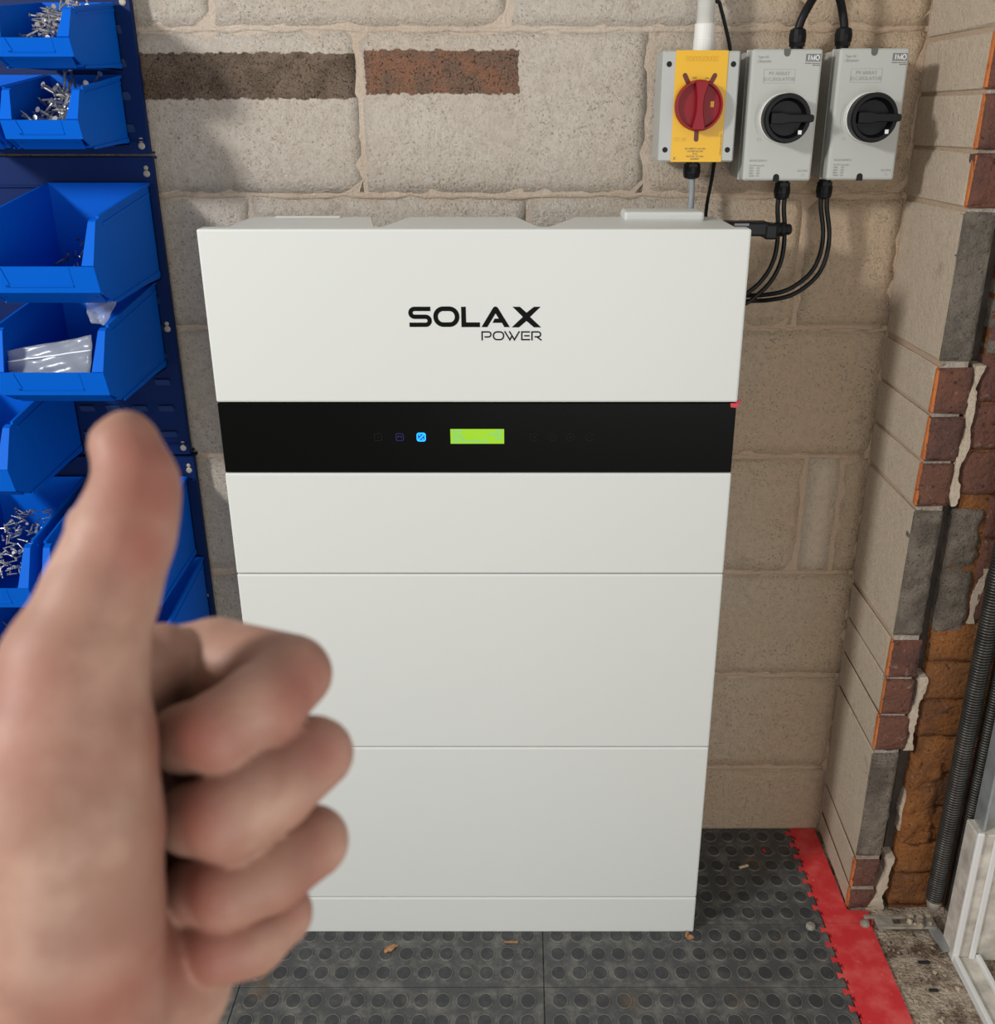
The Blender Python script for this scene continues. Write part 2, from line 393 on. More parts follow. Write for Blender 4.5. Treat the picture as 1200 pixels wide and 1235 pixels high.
tiles_x = [-1.003, -0.483, 0.037, 0.555]
tiles_y = [-0.002, -0.264, -0.407, -0.927, -1.447]
stud_r, stud_e, pitch, pitch_y = 0.0142, 1.16, 0.0358, 0.0420
def make_tile(x0, x1, y0, y1):
    t = box('rubber_tile', x0+.0007, x1-.0007, y0+.0007, y1-.0007, -0.0058, 0, M['rubber'], FL, 0.0009)
    bm = bmesh.new(); nx = int((x1-x0)/pitch); ny = max(1, int((y1-y0)/pitch_y+.15)); n = 14
    ox = (x1-x0-nx*pitch)/2+pitch/2; oy = (y1-y0-ny*pitch_y)/2+pitch_y/2
    for i in range(nx):
        for j in range(ny):
            cx = x0+ox+i*pitch; cy = y0+oy+j*pitch_y
            rings = []
            for (r, h) in ((stud_r, 0.0), (stud_r-.0004, .0013), (stud_r-.0016, .0017), (stud_r-.0022, .0011)):
                rings.append([bm.verts.new((cx+r*math.cos(2*math.pi*a/n), cy+stud_e*r*math.sin(2*math.pi*a/n), h)) for a in range(n)])
            for k in range(3):
                for a in range(n):
                    f = bm.faces.new((rings[k][a], rings[k][(a+1) % n], rings[k+1][(a+1) % n], rings[k+1][a])); f.material_index = 1
            f = bm.faces.new(rings[3]); f.material_index = 0
    s = new_obj('round_studs', bm, [M['stud_top'], M['stud_rim']], t); s['kind'] = 'stuff'
for i in range(3):
    for j in range(4):
        make_tile(tiles_x[i], tiles_x[i+1], tiles_y[j+1], tiles_y[j])

# red interlocking edge strips
def red_strip(y0, y1, xr, notch, label):
    xl = 0.556; pts = [(xr(y0), y0), (xr(y1), y1), (xl, y1)]
    p = 0.0345; y = y1-0.012
    while y-p*0.62 > y0+0.004:
        w = p*0.20
        pts += [(xl, y), (xl-.0035, y), (xl-.0115, y+.004), (xl-.0115, y-w-.004), (xl-.0035, y-w), (xl, y-w)]
        # cut back into the strip
        yy = y-w-p*0.22
        pts += [(xl, yy), (xl+.0045, yy+.003), (xl+.0045, yy-w-.003), (xl, yy-w)]
        y -= p
    pts += [(xl, y0)]
    bm = bmesh.new(); add_prism(bm, pts, -0.0058, 0.0009, 'z')
    o = new_obj('red_edge_strip', bm, M['red_rubber'])
    return tag(o, label, 'floor edging')
red_strip(-0.263, -0.003, lambda y: 0.6075 if y > -0.228 else 0.6075, None, 'narrow red rubber floor edging squeezed beside the painted wall base')
red_strip(-0.95, -0.2645, lambda y: 0.640, None, 'wide red rubber floor edging beside the crumbling concrete threshold')
bm = bmesh.new(); add_prism(bm, [(0.6076, -0.263), (0.646, -0.263), (0.6445, -0.2335), (0.6076, -0.2315)], -0.0058, 0.0009, 'z')
tag(new_obj('red_edge_offcut', bm, M['red_rubber']), 'small red rubber offcut filling the gap at the foot of the brick reveal', 'floor edging')

# ------------------------------------------------------------------ back wall (blocks laid in mortar)
WB = tag(box('wall_back', -2.6, XC+0.3, 0.0000, 0.16, -0.12, 2.4, M['mortar']), kind='structure')
zj = [-0.02, 0.151, 0.368, 0.588, 0.816, 1.046, 1.260, 1.502, 1.735, 1.96, 2.19, 2.4]
offs = [0.2, 0.2, 0.197, 0.057, 0.197, 0.009, 0.197, -0.02, 0.197, 0.0, 0.2]
from mathutils import noise as mnoise
def rough_slab(x0, x1, z0, z1, y, d, amp, cell, wob, edge, xmax=9):
    """slab facing the viewer: uneven front grid, wavering outline, straight sides back"""
    bm = bmesh.new(); nx = max(2, int((min(x1, xmax)-x0)/cell)); nz = max(3, int((z1-z0)/cell)); g = []
    for i in range(nx+1):
        row = []
        for k in range(nz+1):
            x = x0+(x1-x0)*i/nx; z = z0+(z1-z0)*k/nz; e = (i in (0, nx)) or (k in (0, nz)); q = Vector((x, 0, z))
            dy = amp*(mnoise.noise(q*45)+.7*mnoise.noise(q*120+Vector((3, 1, 7))))+(edge if e else 0)
            row.append(bm.verts.new((x+wob*mnoise.noise(q*60), y+dy, z+wob*mnoise.noise(q*55+Vector((9, 0, 0))))))
        g.append(row)
    for i in range(nx):
        for k in range(nz): bm.faces.new((g[i][k], g[i+1][k], g[i+1][k+1], g[i][k+1]))
    ring = [g[i][0] for i in range(nx+1)]+[g[nx][k] for k in range(1, nz+1)]+[g[i][nz] for i in range(nx-1, -1, -1)]+[g[0][k] for k in range(nz-1, 0, -1)]
    back = [bm.verts.new((v.co.x, y+d, v.co.z)) for v in ring]; n = len(ring)
    for i in range(n): bm.faces.new((ring[i], back[i], back[(i+1) % n], ring[(i+1) % n]))
    bmesh.ops.recalc_face_normals(bm, faces=bm.faces)
    return bm
def block(x0, x1, z0, z1, m, parent, y=0.0, d=0.05, name='block'):
    return new_obj(name, rough_slab(x0, x1, z0, z1, y, d, .0014, .02 if x1 > -.75 and z0 < 1.6 else .1, .0030, .0020), m, parent, True)
for r in range(len(zj)-1):
    z0, z1 = zj[r]+.005, zj[r+1]-.005
    xs = [offs[r]+k*0.45 for k in range(-6, 3)]
    xs = [x for x in xs if -2.6 < x < XC-0.06]
    edges = [-2.6]+xs+[XC+0.004]
    if r == 3:                                            # cut course with a smooth little closer block
        edges = [-2.6]+[x for x in xs if x < 0.45]+[0.507, 0.572, XC+0.004]
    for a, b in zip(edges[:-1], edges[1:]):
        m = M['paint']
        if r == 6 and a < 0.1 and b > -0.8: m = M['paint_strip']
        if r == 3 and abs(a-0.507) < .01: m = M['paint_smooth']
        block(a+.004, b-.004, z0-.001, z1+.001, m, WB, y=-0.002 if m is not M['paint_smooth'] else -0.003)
# rough mortar beads proud of the joints
for r in range(1, 8):
    for (xa, xb) in ((-0.62, -0.42), (0.30, XC)):
        if r >= 6: xa, xb = -0.62, XC
        if r >= 6 and xa == -0.62 and (-0.62, -0.42) == (xa, xb): continue
        bm = bmesh.new(); pts = []; x = xa
        while x < xb:
            pts.append(Vector((x, 0.0022+rnd.uniform(-.0008, .0012), zj[r]+rnd.uniform(-.0025, .0025)))); x += 0.022
        add_tube(bm, pts, [rnd.uniform(.004, .0062) for _ in pts], 6)
        new_obj('mortar_joint', bm, M['mortar'], WB)
        if r >= 6: break

# ------------------------------------------------------------------ return wall + door reveal
WR = tag(box('wall_right', 0.672, 1.05, -0.196, -0.003, -0.1, 2.4, M['dark_gap']), kind='structure')
YF = -0.226
XA = lambda z: 0.6085+0.0108*z
def leaf1(z0, z1, kind, w, d=0.0):
    bm = bmesh.new(); y0 = YF+d; st = 0.013 if kind == 'brick' else 0.004
    def ring(z): return [(XA(z), y0, z), (XA(z)+.0002, y0+st, z), (XC, -.001, z), (XC+w+.02, -.001, z), (XA(z)+w, y0, z)]
    a, b = ring(z0), ring(z1); n = 5
    vs, fs = add_geo(bm, a+b, [tuple(range(n)), tuple(range(2*n-1, n-1, -1))]+[(i, i+n, (i+1) % n+n, (i+1) % n) for i in range(n)])
    fs[2].material_index = 1; fs[3].material_index = 0
    for k in (0, 1, 4, 5, 6): fs[k].material_index = 2
    bmesh.ops.recalc_face_normals(bm, faces=fs)
    bmesh.ops.bevel(bm, geom=list(bm.edges), offset=.0025, segments=1, affect='EDGES'); bm.normal_update()
    for f in bm.faces:
        c = f.calc_center_median()
        f.material_index = (1 if c.y < y0+st-.0008 else 0) if f.normal.x < -0.6 else 2
        if c.y > y0+st and c.x < XC+.003: f.material_index = 0
    jitter(bm, .0011)
    if kind == 'brick': return new_obj('brick', bm, [M['paint_smooth'], M['orange_brick'], M['raw_brick']], WR)
    return new_obj('block', bm, [M['paint_smooth'], M['grey_block'], M['grey_block']], WR)
brick_faces = []
def tri(z0, z1): h = (z1-z0)/3; return [(z0+i*h+.0025, z0+(i+1)*h-.0025) for i in range(3)]
for z0, z1 in [(0.0, 0.042), (0.051, 0.112)]+tri(0.350, 0.571)+tri(0.8075, 1.033)+tri(1.258, 1.487)+tri(1.715, 1.94):
    w_ = 0.05+rnd.uniform(-.004, .006); leaf1(z0, z1, 'brick', w_)
    brick_faces.append((z0, z1, w_))
for z0, z1 in [(0.121, 0.345), (0.578, 0.802), (1.041, 1.254), (1.492, 1.71), (1.945, 2.17), (2.18, 2.4)]:
    leaf1(z0, z1, 'block', 0.047 if z1 < 1.4 else 0.1, 0.001)
# mortar bed of the return face
bm = bmesh.new(); zs = [-.02+.0605*i for i in range(41)]; cols = []
for z in zs:
    cols.append([bm.verts.new(p) for p in ((XA(z)+.045, YF+.004, z), (XA(z)+.0040, YF+.004, z), (XC+.0040, 0, z), (XC+.09, 0, z))])
for a, b in zip(cols[:-1], cols[1:]):
    for k in range(4):
        f = bm.faces.new((a[k], a[(k+1) % 4], b[(k+1) % 4], b[k])); f.material_index = 0 if k == 1 else 1
bmesh.ops.recalc_face_normals(bm, faces=bm.faces)
new_obj('mortar_bed', bm, [M['mortar'], M['bare_mortar']], WR)
# wavy pale mortar ribbons between the two leaves, beside the brick courses
def ribbon(z0, z1, xc, w, m='bare_mortar', y=-0.2262, lean=0.006):
    bm = bmesh.new(); n = max(8, int((z1-z0)/0.005)); L = []; R = []; a = rnd.uniform(0, 6); b = rnd.uniform(0, 6)
    for i in range(n+1):
        z = z0+(z1-z0)*i/n; c = xc+lean*(i/n)+.0025*math.sin(z*55+a)+rnd.uniform(-.0008, .0008)
        h = w/2*(1+.45*math.sin(z*90+b))+rnd.uniform(-.0008, .0008)
        L.append((c-h, z)); R.append((c+h, z))
    add_prism(bm, L+R[::-1], y, y+.03, 'y'); jitter(bm, .0005)
    new_obj('mortar_ribbon', bm, M[m], WR)
for z0, z1 in [(0.044, 0.118), (0.352, 0.500), (0.810, 1.035), (1.258, 1.487)]:
    ribbon(z0, z1, 0.668+0.008*z0, 0.011, 'paint_smooth')
ribbon(-0.004, 0.05, 0.663, 0.022, 'paint_smooth')
ribbon(0.17, 0.30, 0.684, 0.008, 'paint_smooth', y=-0.214, lean=.012); ribbon(0.60, 0.70, 0.741, 0.010, 'paint_smooth', y=-0.2225)
# second leaf: rust-stained bricks, then rough pieces beside the blocks
def piece(x0, x1, z0, z1, m, y=-0.222, d=0.05, amp=.0026, cell=.009, name='brick'):
    return new_obj(name, rough_slab(x0, x1, z0, z1, y, d, amp, cell, .0025, .003, .86), M[m], WR, True)
z = 0.0; k = 0
while z < 2.35:
    if 0.58 < z+.03 < 0.80:
        piece(0.737, 0.80, z+.002, z+.073, 'raw_brick'); piece(0.807, 1.02, z+.002, z+.073, 'raw_brick')
    else:
        rust = 'rust_brick' if z < 0.6 else 'raw_brick'
        xl = 0.686 if not (0.12 < z+.03 < 0.345) else 0.700
        if 1.04 < z+.03 < 1.25: xl = 0.692
        cut = 0.80 if k % 2 else 0.90
        piece(xl+rnd.uniform(-.003, .003), cut-.005, z+.002, z+.073, rust); piece(cut+.005, 1.02, z+.002, z+.073, rust)
    z += 0.075; k += 1
for zz0, zz1, w_ in brick_faces:
    piece(XA(zz0)+.0025, XA(zz0)+w_-.001, zz0+.0015, zz1-.0015, 'raw_brick', y=-0.2285, d=.02, amp=.0026, cell=.006, name='brick_face')
for zz0, zz1 in ((0.124, 0.343), (0.581, 0.800), (1.044, 1.252)):
    piece(XA(zz0)+.0035, XA(zz0)+.047, zz0, zz1, 'grey_block', y=-0.2275, d=.02, amp=.0045, cell=.0048, name='broken_block_face')
piece(0.684, 0.731, 0.583, 0.802, 'grey_block', y=-0.2225, amp=.008, cell=.007, name='block_stub')
piece(0.688, 0.74, 0.145, 0.335, 'rust_brick', y=-0.2245, amp=.008, cell=.007, name='block_stub')
piece(0.690, 0.74, 1.05, 1.245, 'grey_block', y=-0.2215, amp=.006, cell=.006, name='block_stub')
tag(WR, kind='structure')
# mortar behind second-leaf bed joints
box('mortar_bed', 0.690, 1.03, -0.2175, -0.19, -0.02, 2.4, M['rust_brick'], WR)

# ------------------------------------------------------------------ garage door frame, track, springs
D1 = empty('door_1', (0.80, -0.34, 0)); tag(D1, kind='structure')
def dpart(name, *a, **k):
    o = box(name, *a, **k); o.parent = D1; o.matrix_parent_inverse = Matrix.Translation((-0.80, 0.34, 0)); return o
dpart('post', 0.757, 0.86, -0.345, -0.302, -0.006, 0.268, M['dirty_white'], bev=.002)
dpart('post_edge', 0.7555, 0.768, -0.3505, -0.344, -0.004, 0.275, M['clean_white'], bev=.003, seg=2)
dpart('post_rib', 0.786, 0.797, -0.3495, -0.344, -0.004, 0.268, M['clean_white'], bev=.002)
dpart('sill_edge', 0.757, 0.766, -1.7, -0.346, -0.006, 0.012, M['clean_white'], bev=.002)
dpart('sill_edge', 0.797, 0.806, -1.7, -0.346, -0.006, 0.012, M['clean_white'], bev=.002)
dpart('sill', 0.766, 0.797, -1.7, -0.346, -0.006, 0.003, M['dirty_white'])
dpart('door_panel', 0.845, 0.875, -1.7, -0.36, 0.012, 2.1, M['garage_white'], bev=.003)
dpart('track', 0.769, 0.774, -0.337, -0.302, 0.262, 2.1, M['galv'], bev=.001)
dpart('track', 0.774, 0.850, -0.310, -0.302, 0.262, 2.1, M['galv'], bev=.001)
bm = bmesh.new()
for zz in (0.32, 0.52, 0.72): add_lathe(bm, [(.004, -.3125), (.004, -.310)], (0.797, 0, zz), 'y', 10)
o = new_obj('rivet', bm, M['clean_white']); o.parent = D1; o.matrix_parent_inverse = Matrix.Translation((-0.80, 0.34, 0))

def spring(x, y, z0, z1, label):
    root = empty('door_spring', (x, y, z0)); tag(root, label, 'spring', 'garage door springs')
    bm = bmesh.new(); R, wr, pit, seg = 0.0138, 0.0022, 0.0050, 14
    n = int((z1-z0)/pit*seg)
    pts = [Vector((R*math.cos(2*math.pi*i/seg), R*math.sin(2*math.pi*i/seg), i/seg*pit)) for i in range(n)]
    add_tube(bm, pts, wr, 5); new_obj('coil', bm, M['spring'], root)
    bm = bmesh.new(); add_lathe(bm, [(.0108, 0), (.0108, z1-z0)], (0, 0, 0), 'z', 12); new_obj('core', bm, M['spring_core'], root)
    bm = bmesh.new(); add_lathe(bm, [(.004, -.03), (.012, -.014), (.0135, 0), (.0125, .004)], (0, 0, 0), 'z', 12)
    new_obj('end_cap', bm, M['dirty_metal'], root, True)
spring(0.741, -0.280, 0.072, 1.5, 'black coiled garage door spring nearest the brick reveal')
spring(0.777, -0.280, 0.050, 1.5, 'black coiled garage door spring right beside the white door post')

root = empty('lever_bracket', (0.69, -0.275, 0.0)); tag(root, 'dusty slotted steel bracket lying between brick reveal and door post', 'bracket')
def bp(name, bm, m):
    o = new_obj(name, bm, m); o.parent = root; o.matrix_parent_inverse = Matrix.Translation((-0.69, 0.275, 0)); return o
bm = bmesh.new()
for (x0, x1, y0, y1) in ((0.628, 0.752, -0.2645, -0.2575), (0.645, 0.752, -0.289, -0.279), (0.645, 0.676, -0.279, -0.2645), (0.705, 0.752, -0.279, -0.2645)):
    add_box(bm, x0, x1, y0, y1, 0.010, 0.015, .0008)
bp('slotted_bar', bm, M['dirty_metal'])
bm = bmesh.new(); add_prism(bm, [(0.735, -0.262), (0.752, -0.258), (0.762, -0.335), (0.744, -0.338)], 0.006, 0.011, 'z'); bp('arm', bm, M['galv'])
bm = bmesh.new()
for _ in range(16):
    x, y = rnd.uniform(0.705, 0.75), rnd.uniform(-.288, -.258); s = rnd.uniform(.003, .007)
    bmesh.ops.create_icosphere(bm, subdivisions=1, radius=s, matrix=Matrix.Translation((x, y, 0.0155+s*.3)))
o = bp('debris_crust', bm, M['grit']); o['kind'] = 'stuff'
for (x, y, lab) in ((0.6285, -0.2675, 'grey dusty bolt head on the red floor edging'), (0.527, -0.2745, 'grey dusty bolt head on the black rubber floor by the red edging')):
    bm = bmesh.new(); add_lathe(bm, [(.0085, 0), (.009, .003), (.0075, .007), (.003, .008)], (0, 0, 0), 'z', 8); jitter(bm, .0008)
    o = new_obj('bolt', bm, M['dirty_metal'], loc=(x, y, 0.0005)); tag(o, lab, 'bolt')

# ------------------------------------------------------------------ battery storage unit
UX0, UX1, UYF, UYB = -0.443, 0.3115, -0.285, -0.10
U = empty('battery_storage_unit', ((UX0+UX1)/2, -0.19, 0))
tag(U, 'tall white home battery and inverter unit with black display band', 'battery unit')
UI = Matrix.Translation((-(UX0+UX1)/2, 0.19, 0))
def up(o, p=None):
    o.parent = p or U
    o.matrix_parent_inverse = UI if p is None else Matrix.Identity(4)
    return o
def usec(name, z0, z1, x0=UX0, x1=UX1, m='white_unit', yf=UYF, bev=.0028):
    return up(box(name, x0, x1, yf, UYB, z0, z1, M[m], None, bev, 2, True))
def flat(o):
    for p in o.data.polygons: p.use_smooth = False
    return o
for nm, z0, z1 in (('plinth', 0.0, 0.0797), ('lower_battery_module', 0.0808, 0.4000), ('upper_battery_module', 0.4011, 0.7200), ('junction_module', 0.7211, 0.8862)):
    flat(usec(nm, z0, z1))
# dark gasket body just inside the joints
up(box('inner_frame', UX0+.006, UX1-.006, UYF+.006, UYB+.001, 0.001, 1.19, M['dark_joint']))
inv = flat(usec('inverter_cover', 0.9948, 1.2378, yf=UYF)) if False else None
bm = bmesh.new(); add_box(bm, UX0, UX1, UYF, UYF+.030, 0.9950, 1.2378, .003, 2); bmesh.ops.recalc_face_normals(bm, faces=bm.faces)
inv = up(new_obj('inverter_cover', bm, M['white_unit']))
# inverter body behind the cover, its top scalloped by two recesses
prof = [(-0.412, 0.90), (0.296, 0.90), (0.296, 1.2362), (-0.412, 1.2362)]
def topout():
    y0, y1 = UYF+.030, UYB
    o = [(-0.412, y0), (-0.412, y1+.004), (-0.408, y1)]
    for (a, b, c, d) in ((-0.232, -0.208, -0.196, -0.172), (-0.010, 0.022, 0.038, 0.082)):
        o += [(a, y1), (b, y0+.012), (c, y0+.012), (d, y1)]
    return o+[(0.292, y1), (0.296, y1+.004), (0.296, y0)]
bm = bmesh.new(); add_prism(bm, topout(), 0.90, 1.2362, 'z'); up(new_obj('inverter_body', bm, M['white_unit']))
bm = bmesh.new()
add_prism(bm, [(-0.155, 1.235), (-0.262, 1.235), (-0.262, 1.2395), (-0.10, 1.2395)], 0, .001, 'y') if False else None
add_box(bm, 0.150, 0.268, -0.160, -0.101, 1.235, 1.2490, .004, 2); up(new_obj('top_terminal_box', bm, M['white_unit']))
up(box('top_lid_strip', -0.375, -0.275, -0.118, -0.1005, 1.2355, 1.2382, M['white_unit'], None, .0015))
# black display band
band = up(box('display_band', UX0+.001, UX1-.001, UYF+.001, UYB+.02, 0.8872, 0.9940, M['gloss_black'], None, .0012))
def bpart(name, bm, m, smooth=False): return up(new_obj(name, bm, m, None, smooth), None) if False else _sub(name, bm, m, band)
def _sub(name, bm, m, p):
    o = new_obj(name, bm, m); o.parent = p; o.matrix_parent_inverse = p.matrix_basis.inverted(); return o
YB_ = UYF+.001
bm = bmesh.new(); add_box(bm, -0.1055, -0.0268, YB_-.0004, YB_+.001, 0.9322, 0.9547)
scr = _sub('lcd_screen', bm, M['lcd'], band)
def subtext(name, s, size, x, y, z, m, p, **k):
    o = text(name, s, size, x, y, z, m, None, **k); o.parent = p; return o
yt = YB_-.0006
rows = [(0.9497, 'Power', '0W'), (0.9445, 'Today', '0.0KWh'), (0.9393, 'Battery', '96%'), (0.9341, ' EPS  00W  100%  000', '')]
for (zz, a, b) in rows:
    subtext('lcd_line', a, 0.0062, -0.1025, yt, zz, M['lcd_text'], band, sx=0.9)
    if b: subtext('lcd_line', b, 0.0062, -0.0300, yt, zz, M['lcd_text'], band, align='RIGHT', sx=0.9)
I2 = lambda q: (q[0], q[1])
def ring_icon(cx, cz, hw, w, m, name, extra=()):
    bm = bmesh.new(); stroke(bm, rrect(cx-hw, cx+hw, cz-hw, cz+hw, hw*.45, 3), w, yt, .0002, I2, True)
    for e in extra: stroke(bm, e, w, yt, .0002, I2)
    return _sub(name, bm, m, band)
cz = 0.9425
bm = bmesh.new(); add_prism(bm, rrect(-.1484-.006, -.1484+.006, cz-.006, cz+.006, .003, 3), yt+.0003, yt+.0001, 'y'); _sub('indicator_glow', bm, M['led_fill'], band)
o = ring_icon(-0.1484, cz, .0058, .0019, M['led_blue'], 'blue_indicator', [[(-.1484-.0042, cz-.0042), (-.1484+.0042, cz+.0042)], [(-.1484-.0035, cz+.0032), (-.1484-.001, cz+.0032)], [(-.1484+.001, cz-.0032), (-.1484+.0035, cz-.0032)]])
o['label'] = 'lit blue square indicator with diagonal slash'
ring_icon(-0.1800, cz, .0054, .0010, M['led_dim'], 'battery_indicator', [[(-.1828, cz-.002), (-.1828, cz+.0012), (-.1772, cz+.0012), (-.1772, cz-.002)]])
ring_icon(-0.2116, cz, .0054, .0009, M['print_dim'], 'grid_indicator', [[(-.2116, cz+.002), (-.2116, cz-.002)]])
for i, bx in enumerate((0.017, 0.045, 0.0705, 0.0985)):
    bm = bmesh.new(); stroke(bm, arc(bx, cz, .0058, .0058, 20 if i in (0, 3) else 60, 340 if i in (0, 3) else 400, 14), .0008, yt, .0002, I2)
    g = {0: [(bx-.002, cz+.001), (bx+.002, cz+.001), (bx+.0025, cz-.001), (bx-.001, cz-.0025)], 1: [(bx-.0025, cz-.0012), (bx, cz+.0014), (bx+.0025, cz-.0012)],
         2: [(bx-.0025, cz+.0012), (bx, cz-.0014), (bx+.0025, cz+.0012)], 3: [(bx-.0025, cz), (bx+.0025, cz)]}[i]
    stroke(bm, g, .0008, yt, .0002, I2); _sub('touch_button', bm, M['print_dim'], band)
# red tape tab on the end of the band
bm = bmesh.new(); add_prism(bm, [(0.3010, 0.9938), (0.3118, 0.9938), (0.3118, 0.9870), (0.3022, 0.9878)], YB_-.0012, YB_+.0, 'y'); add_box(bm, 0.3112, 0.3195, -.270, -.268, 0.988, 0.9945)
_sub('red_tape_tab', bm, M['red_tape'], band)
# logo
LS = 0.0001834
S = lambda q: (-0.1736+q[0]*LS, 1.1439-q[1]*LS)
YL = UYF
def letter(name, fn):
    bm = bmesh.new(); fn(bm); _sub(name, bm, M['logo'], inv)
T = .0004
letter('logo_letter_s', lambda bm: stroke(bm, [(246, 76)]+[(125, 76)]+arc(123, 106, 30, 30, 270, 90, 8)+arc(208, 166.5, 30, 30.5, -90, 90, 8)+[(82, 197)], 33, YL, T, S))
letter('logo_letter_o', lambda bm: stroke(bm, rrect(284, 448, 75, 196, 59, 8), 35, YL, T, S, True))
letter('logo_letter_l', lambda bm: stroke(bm, [(498, 60), (498, 197), (622, 197)], 36, YL, T, S))
letter('logo_letter_a', lambda bm: add_prism(bm, [S(q) for q in [(633, 215), (722, 70), (730, 61), (741, 58), (752, 61), (760, 68), (850, 215), (808, 215), (790, 182), (718, 182), (735, 150), (766, 150), (742, 110), (678, 215)]], YL, YL-T, 'y'))
letter('logo_letter_x', lambda bm: add_prism(bm, [S(q) for q in [(872, 60), (928, 60), (978, 105), (1035, 60), (1085, 60), (1005, 137), (1090, 217), (1035, 217), (978, 168), (920, 217), (865, 217), (950, 137)]], YL, YL-T, 'y'))
def pw(bm):
    w = 10.5
    stroke(bm, [(637, 318), (637, 252), (686, 252)]+arc(686, 271.5, 19, 19.5, -80, 90, 6)+[(655, 291)], w, YL, T, S)
    stroke(bm, rrect(724, 802, 252, 312, 28, 6), w, YL, T, S, True)
    stroke(bm, [(810, 247), (850, 313), (869, 280)], w, YL, T, S); stroke(bm, [(846, 247), (885, 313), (924, 247)], w, YL, T, S)
    stroke(bm, [(1005, 252), (942, 252), (942, 312), (1005, 312)], w, YL, T, S); stroke(bm, [(960, 282), (1002, 282)], w, YL, T, S)
    stroke(bm, [(1020, 318), (1020, 252), (1068, 252)]+arc(1068, 271, 19, 19, -80, 90, 6)+[(1040, 290)], w, YL, T, S)
    stroke(bm, [(1058, 290), (1094, 317)], w, YL, T, S)
letter('logo_subtitle', pw)

# ------------------------------------------------------------------ isolators on the wall
def gland(bm, x, y, z, s, up_=1, r=0.0112):
    """cable gland along z; s scale, up_=+1 above, -1 below"""
    add_lathe(bm, [(r*.8, 0), (r*.8, up_*.007*s)], (x, y, z), 'z', 14)
    add_lathe(bm, [(r, up_*.006*s), (r, up_*.012*s)], (x, y, z), 'z', 6)
    add_lathe(bm, [(r*1.05, up_*.012*s), (r*1.08, up_*.022*s), (r*.95, up_*.030*s), (r*.6, up_*.0325*s)], (x, y, z), 'z', 14)
FY = -0.11
def sub(name, bm, m, p, smooth=False):
    o = new_obj(name, bm, m, None, smooth); o.parent = p; o.matrix_parent_inverse = p.matrix_world.inverted() if p.type != 'EMPTY' else Matrix.Translation(-p.location); return o
def stext(name, s, size, x, z, m, p, y=FY-.0003, **k):
    o = text(name, s, size, x, y, z, m, None, **k); o.parent = p; o.matrix_parent_inverse = Matrix.Translation(-p.location); return o

# yellow / red rotary isolator
X0, X1, Z0, Z1 = 0.2020, 0.3135, 1.3165, 1.4665
Y1 = empty('rotary_isolator', ((X0+X1)/2, 0, Z0)); tag(Y1, 'grey rotary isolator with yellow plate and red knob', 'isolator switch')
bm = bmesh.new(); add_box(bm, X0+.001, X1-.001, -0.068, -0.024, Z0+.001, Z1-.001, .002); add_box(bm, X0+.006, X0+.070, -0.025, 0.0, Z0+.01, Z1-.01); sub('base', bm, M['grey_plastic'], Y1)
bm = bmesh.new(); add_box(bm, X0, X1, FY, -0.066, Z0, Z1, .002); sub('lid', bm, M['grey_plastic'], Y1)
PX0, PX1 = 0.2205, 0.2960
bm = bmesh.new(); add_box(bm, PX0, PX1, FY-.0012, FY+.002, Z0-.0006, Z1+.0006, .0004); plate = sub('yellow_plate', bm, M['yellow'], Y1)
KX, KZ = 0.2565, 1.3935
for a in (62, 118, 270):
    ca, sa = math.cos(math.radians(a)), math.sin(math.radians(a)); bm = bmesh.new()
    pts = []
    for (l, w) in [(.026, -.0033), (.046, -.0033)]+[(.046+.0033*math.cos(math.radians(t)), .0033*math.sin(math.radians(t))) for t in range(-60, 90, 30)]+[(.046, .0033), (.026, .0033)]:
        pts.append((KX+l*ca-w*sa, KZ+l*sa+w*ca))
    add_prism(bm, pts, FY-.0012, FY-.0017, 'y'); sub('slot', bm, M['dark_red'], Y1)
bm = bmesh.new(); add_lathe(bm, [(.0345, FY-.0012), (.0350, FY-.010), (.0335, FY-.0165), (.0312, FY-.0165), (.0300, FY-.008)], (KX, 0, KZ), 'y', 40)
kn = sub('knob', bm, M['red_knob'], Y1, False)
bm = bmesh.new(); add_prism(bm, [(KX-.0085, KZ+.0335), (KX+.0115, KZ+.0330), (KX+.0055, KZ+.012), (KX+.0045, KZ), (KX+.0055, KZ-.012), (KX+.0095, KZ-.0330), (KX-.0105, KZ-.0330), (KX-.0055, KZ-.012), (KX-.0048, KZ), (KX-.0055, KZ+.012)], FY-.008, FY-.0225, 'y', bev=.0012)
sub('knob_grip', bm, M['red_knob'], Y1)
bm = bmesh.new(); add_box(bm, KX+.0165, KX+.0215, FY-.0090, FY-.0082, KZ-.002, KZ+.006); sub('knob_window', bm, M['yellow_emboss'], Y1)
for (hx, hz) in ((X0+.0095, Z1-.0175), (X1-.0095, Z1-.0175), (X0+.0095, Z0+.0165), (X1-.0095, Z0+.0165)):
    bm = bmesh.new(); add_lathe(bm, [(.0039, FY-.0004), (.0039, FY+.001)], (hx, 0, hz), 'y', 16); sub('screw_hole', bm, M['hole'], Y1)
bm = bmesh.new(); gland(bm, 0.262, -0.055, Z0, 0.85, -1, .0125); sub('cable_gland', bm, M['black_plastic'], Y1)
yy = FY-.0014
bm = bmesh.new()
for i in range(9): stroke(bm, rrect(0.2355+i*.0052, 0.2392+i*.0052, 1.4535, 1.4590, .0006, 1), .0006, yy, .0002, I2, True)
sub('embossed_name', bm, M['yellow_emboss'], Y1)
stext('switch_marks', 'OFF', .0038, 0.2455, 1.4295, M['print_dark'], Y1, yy); stext('switch_marks', 'ON', .0038, 0.2640, 1.4290, M['print_dark'], Y1, yy)
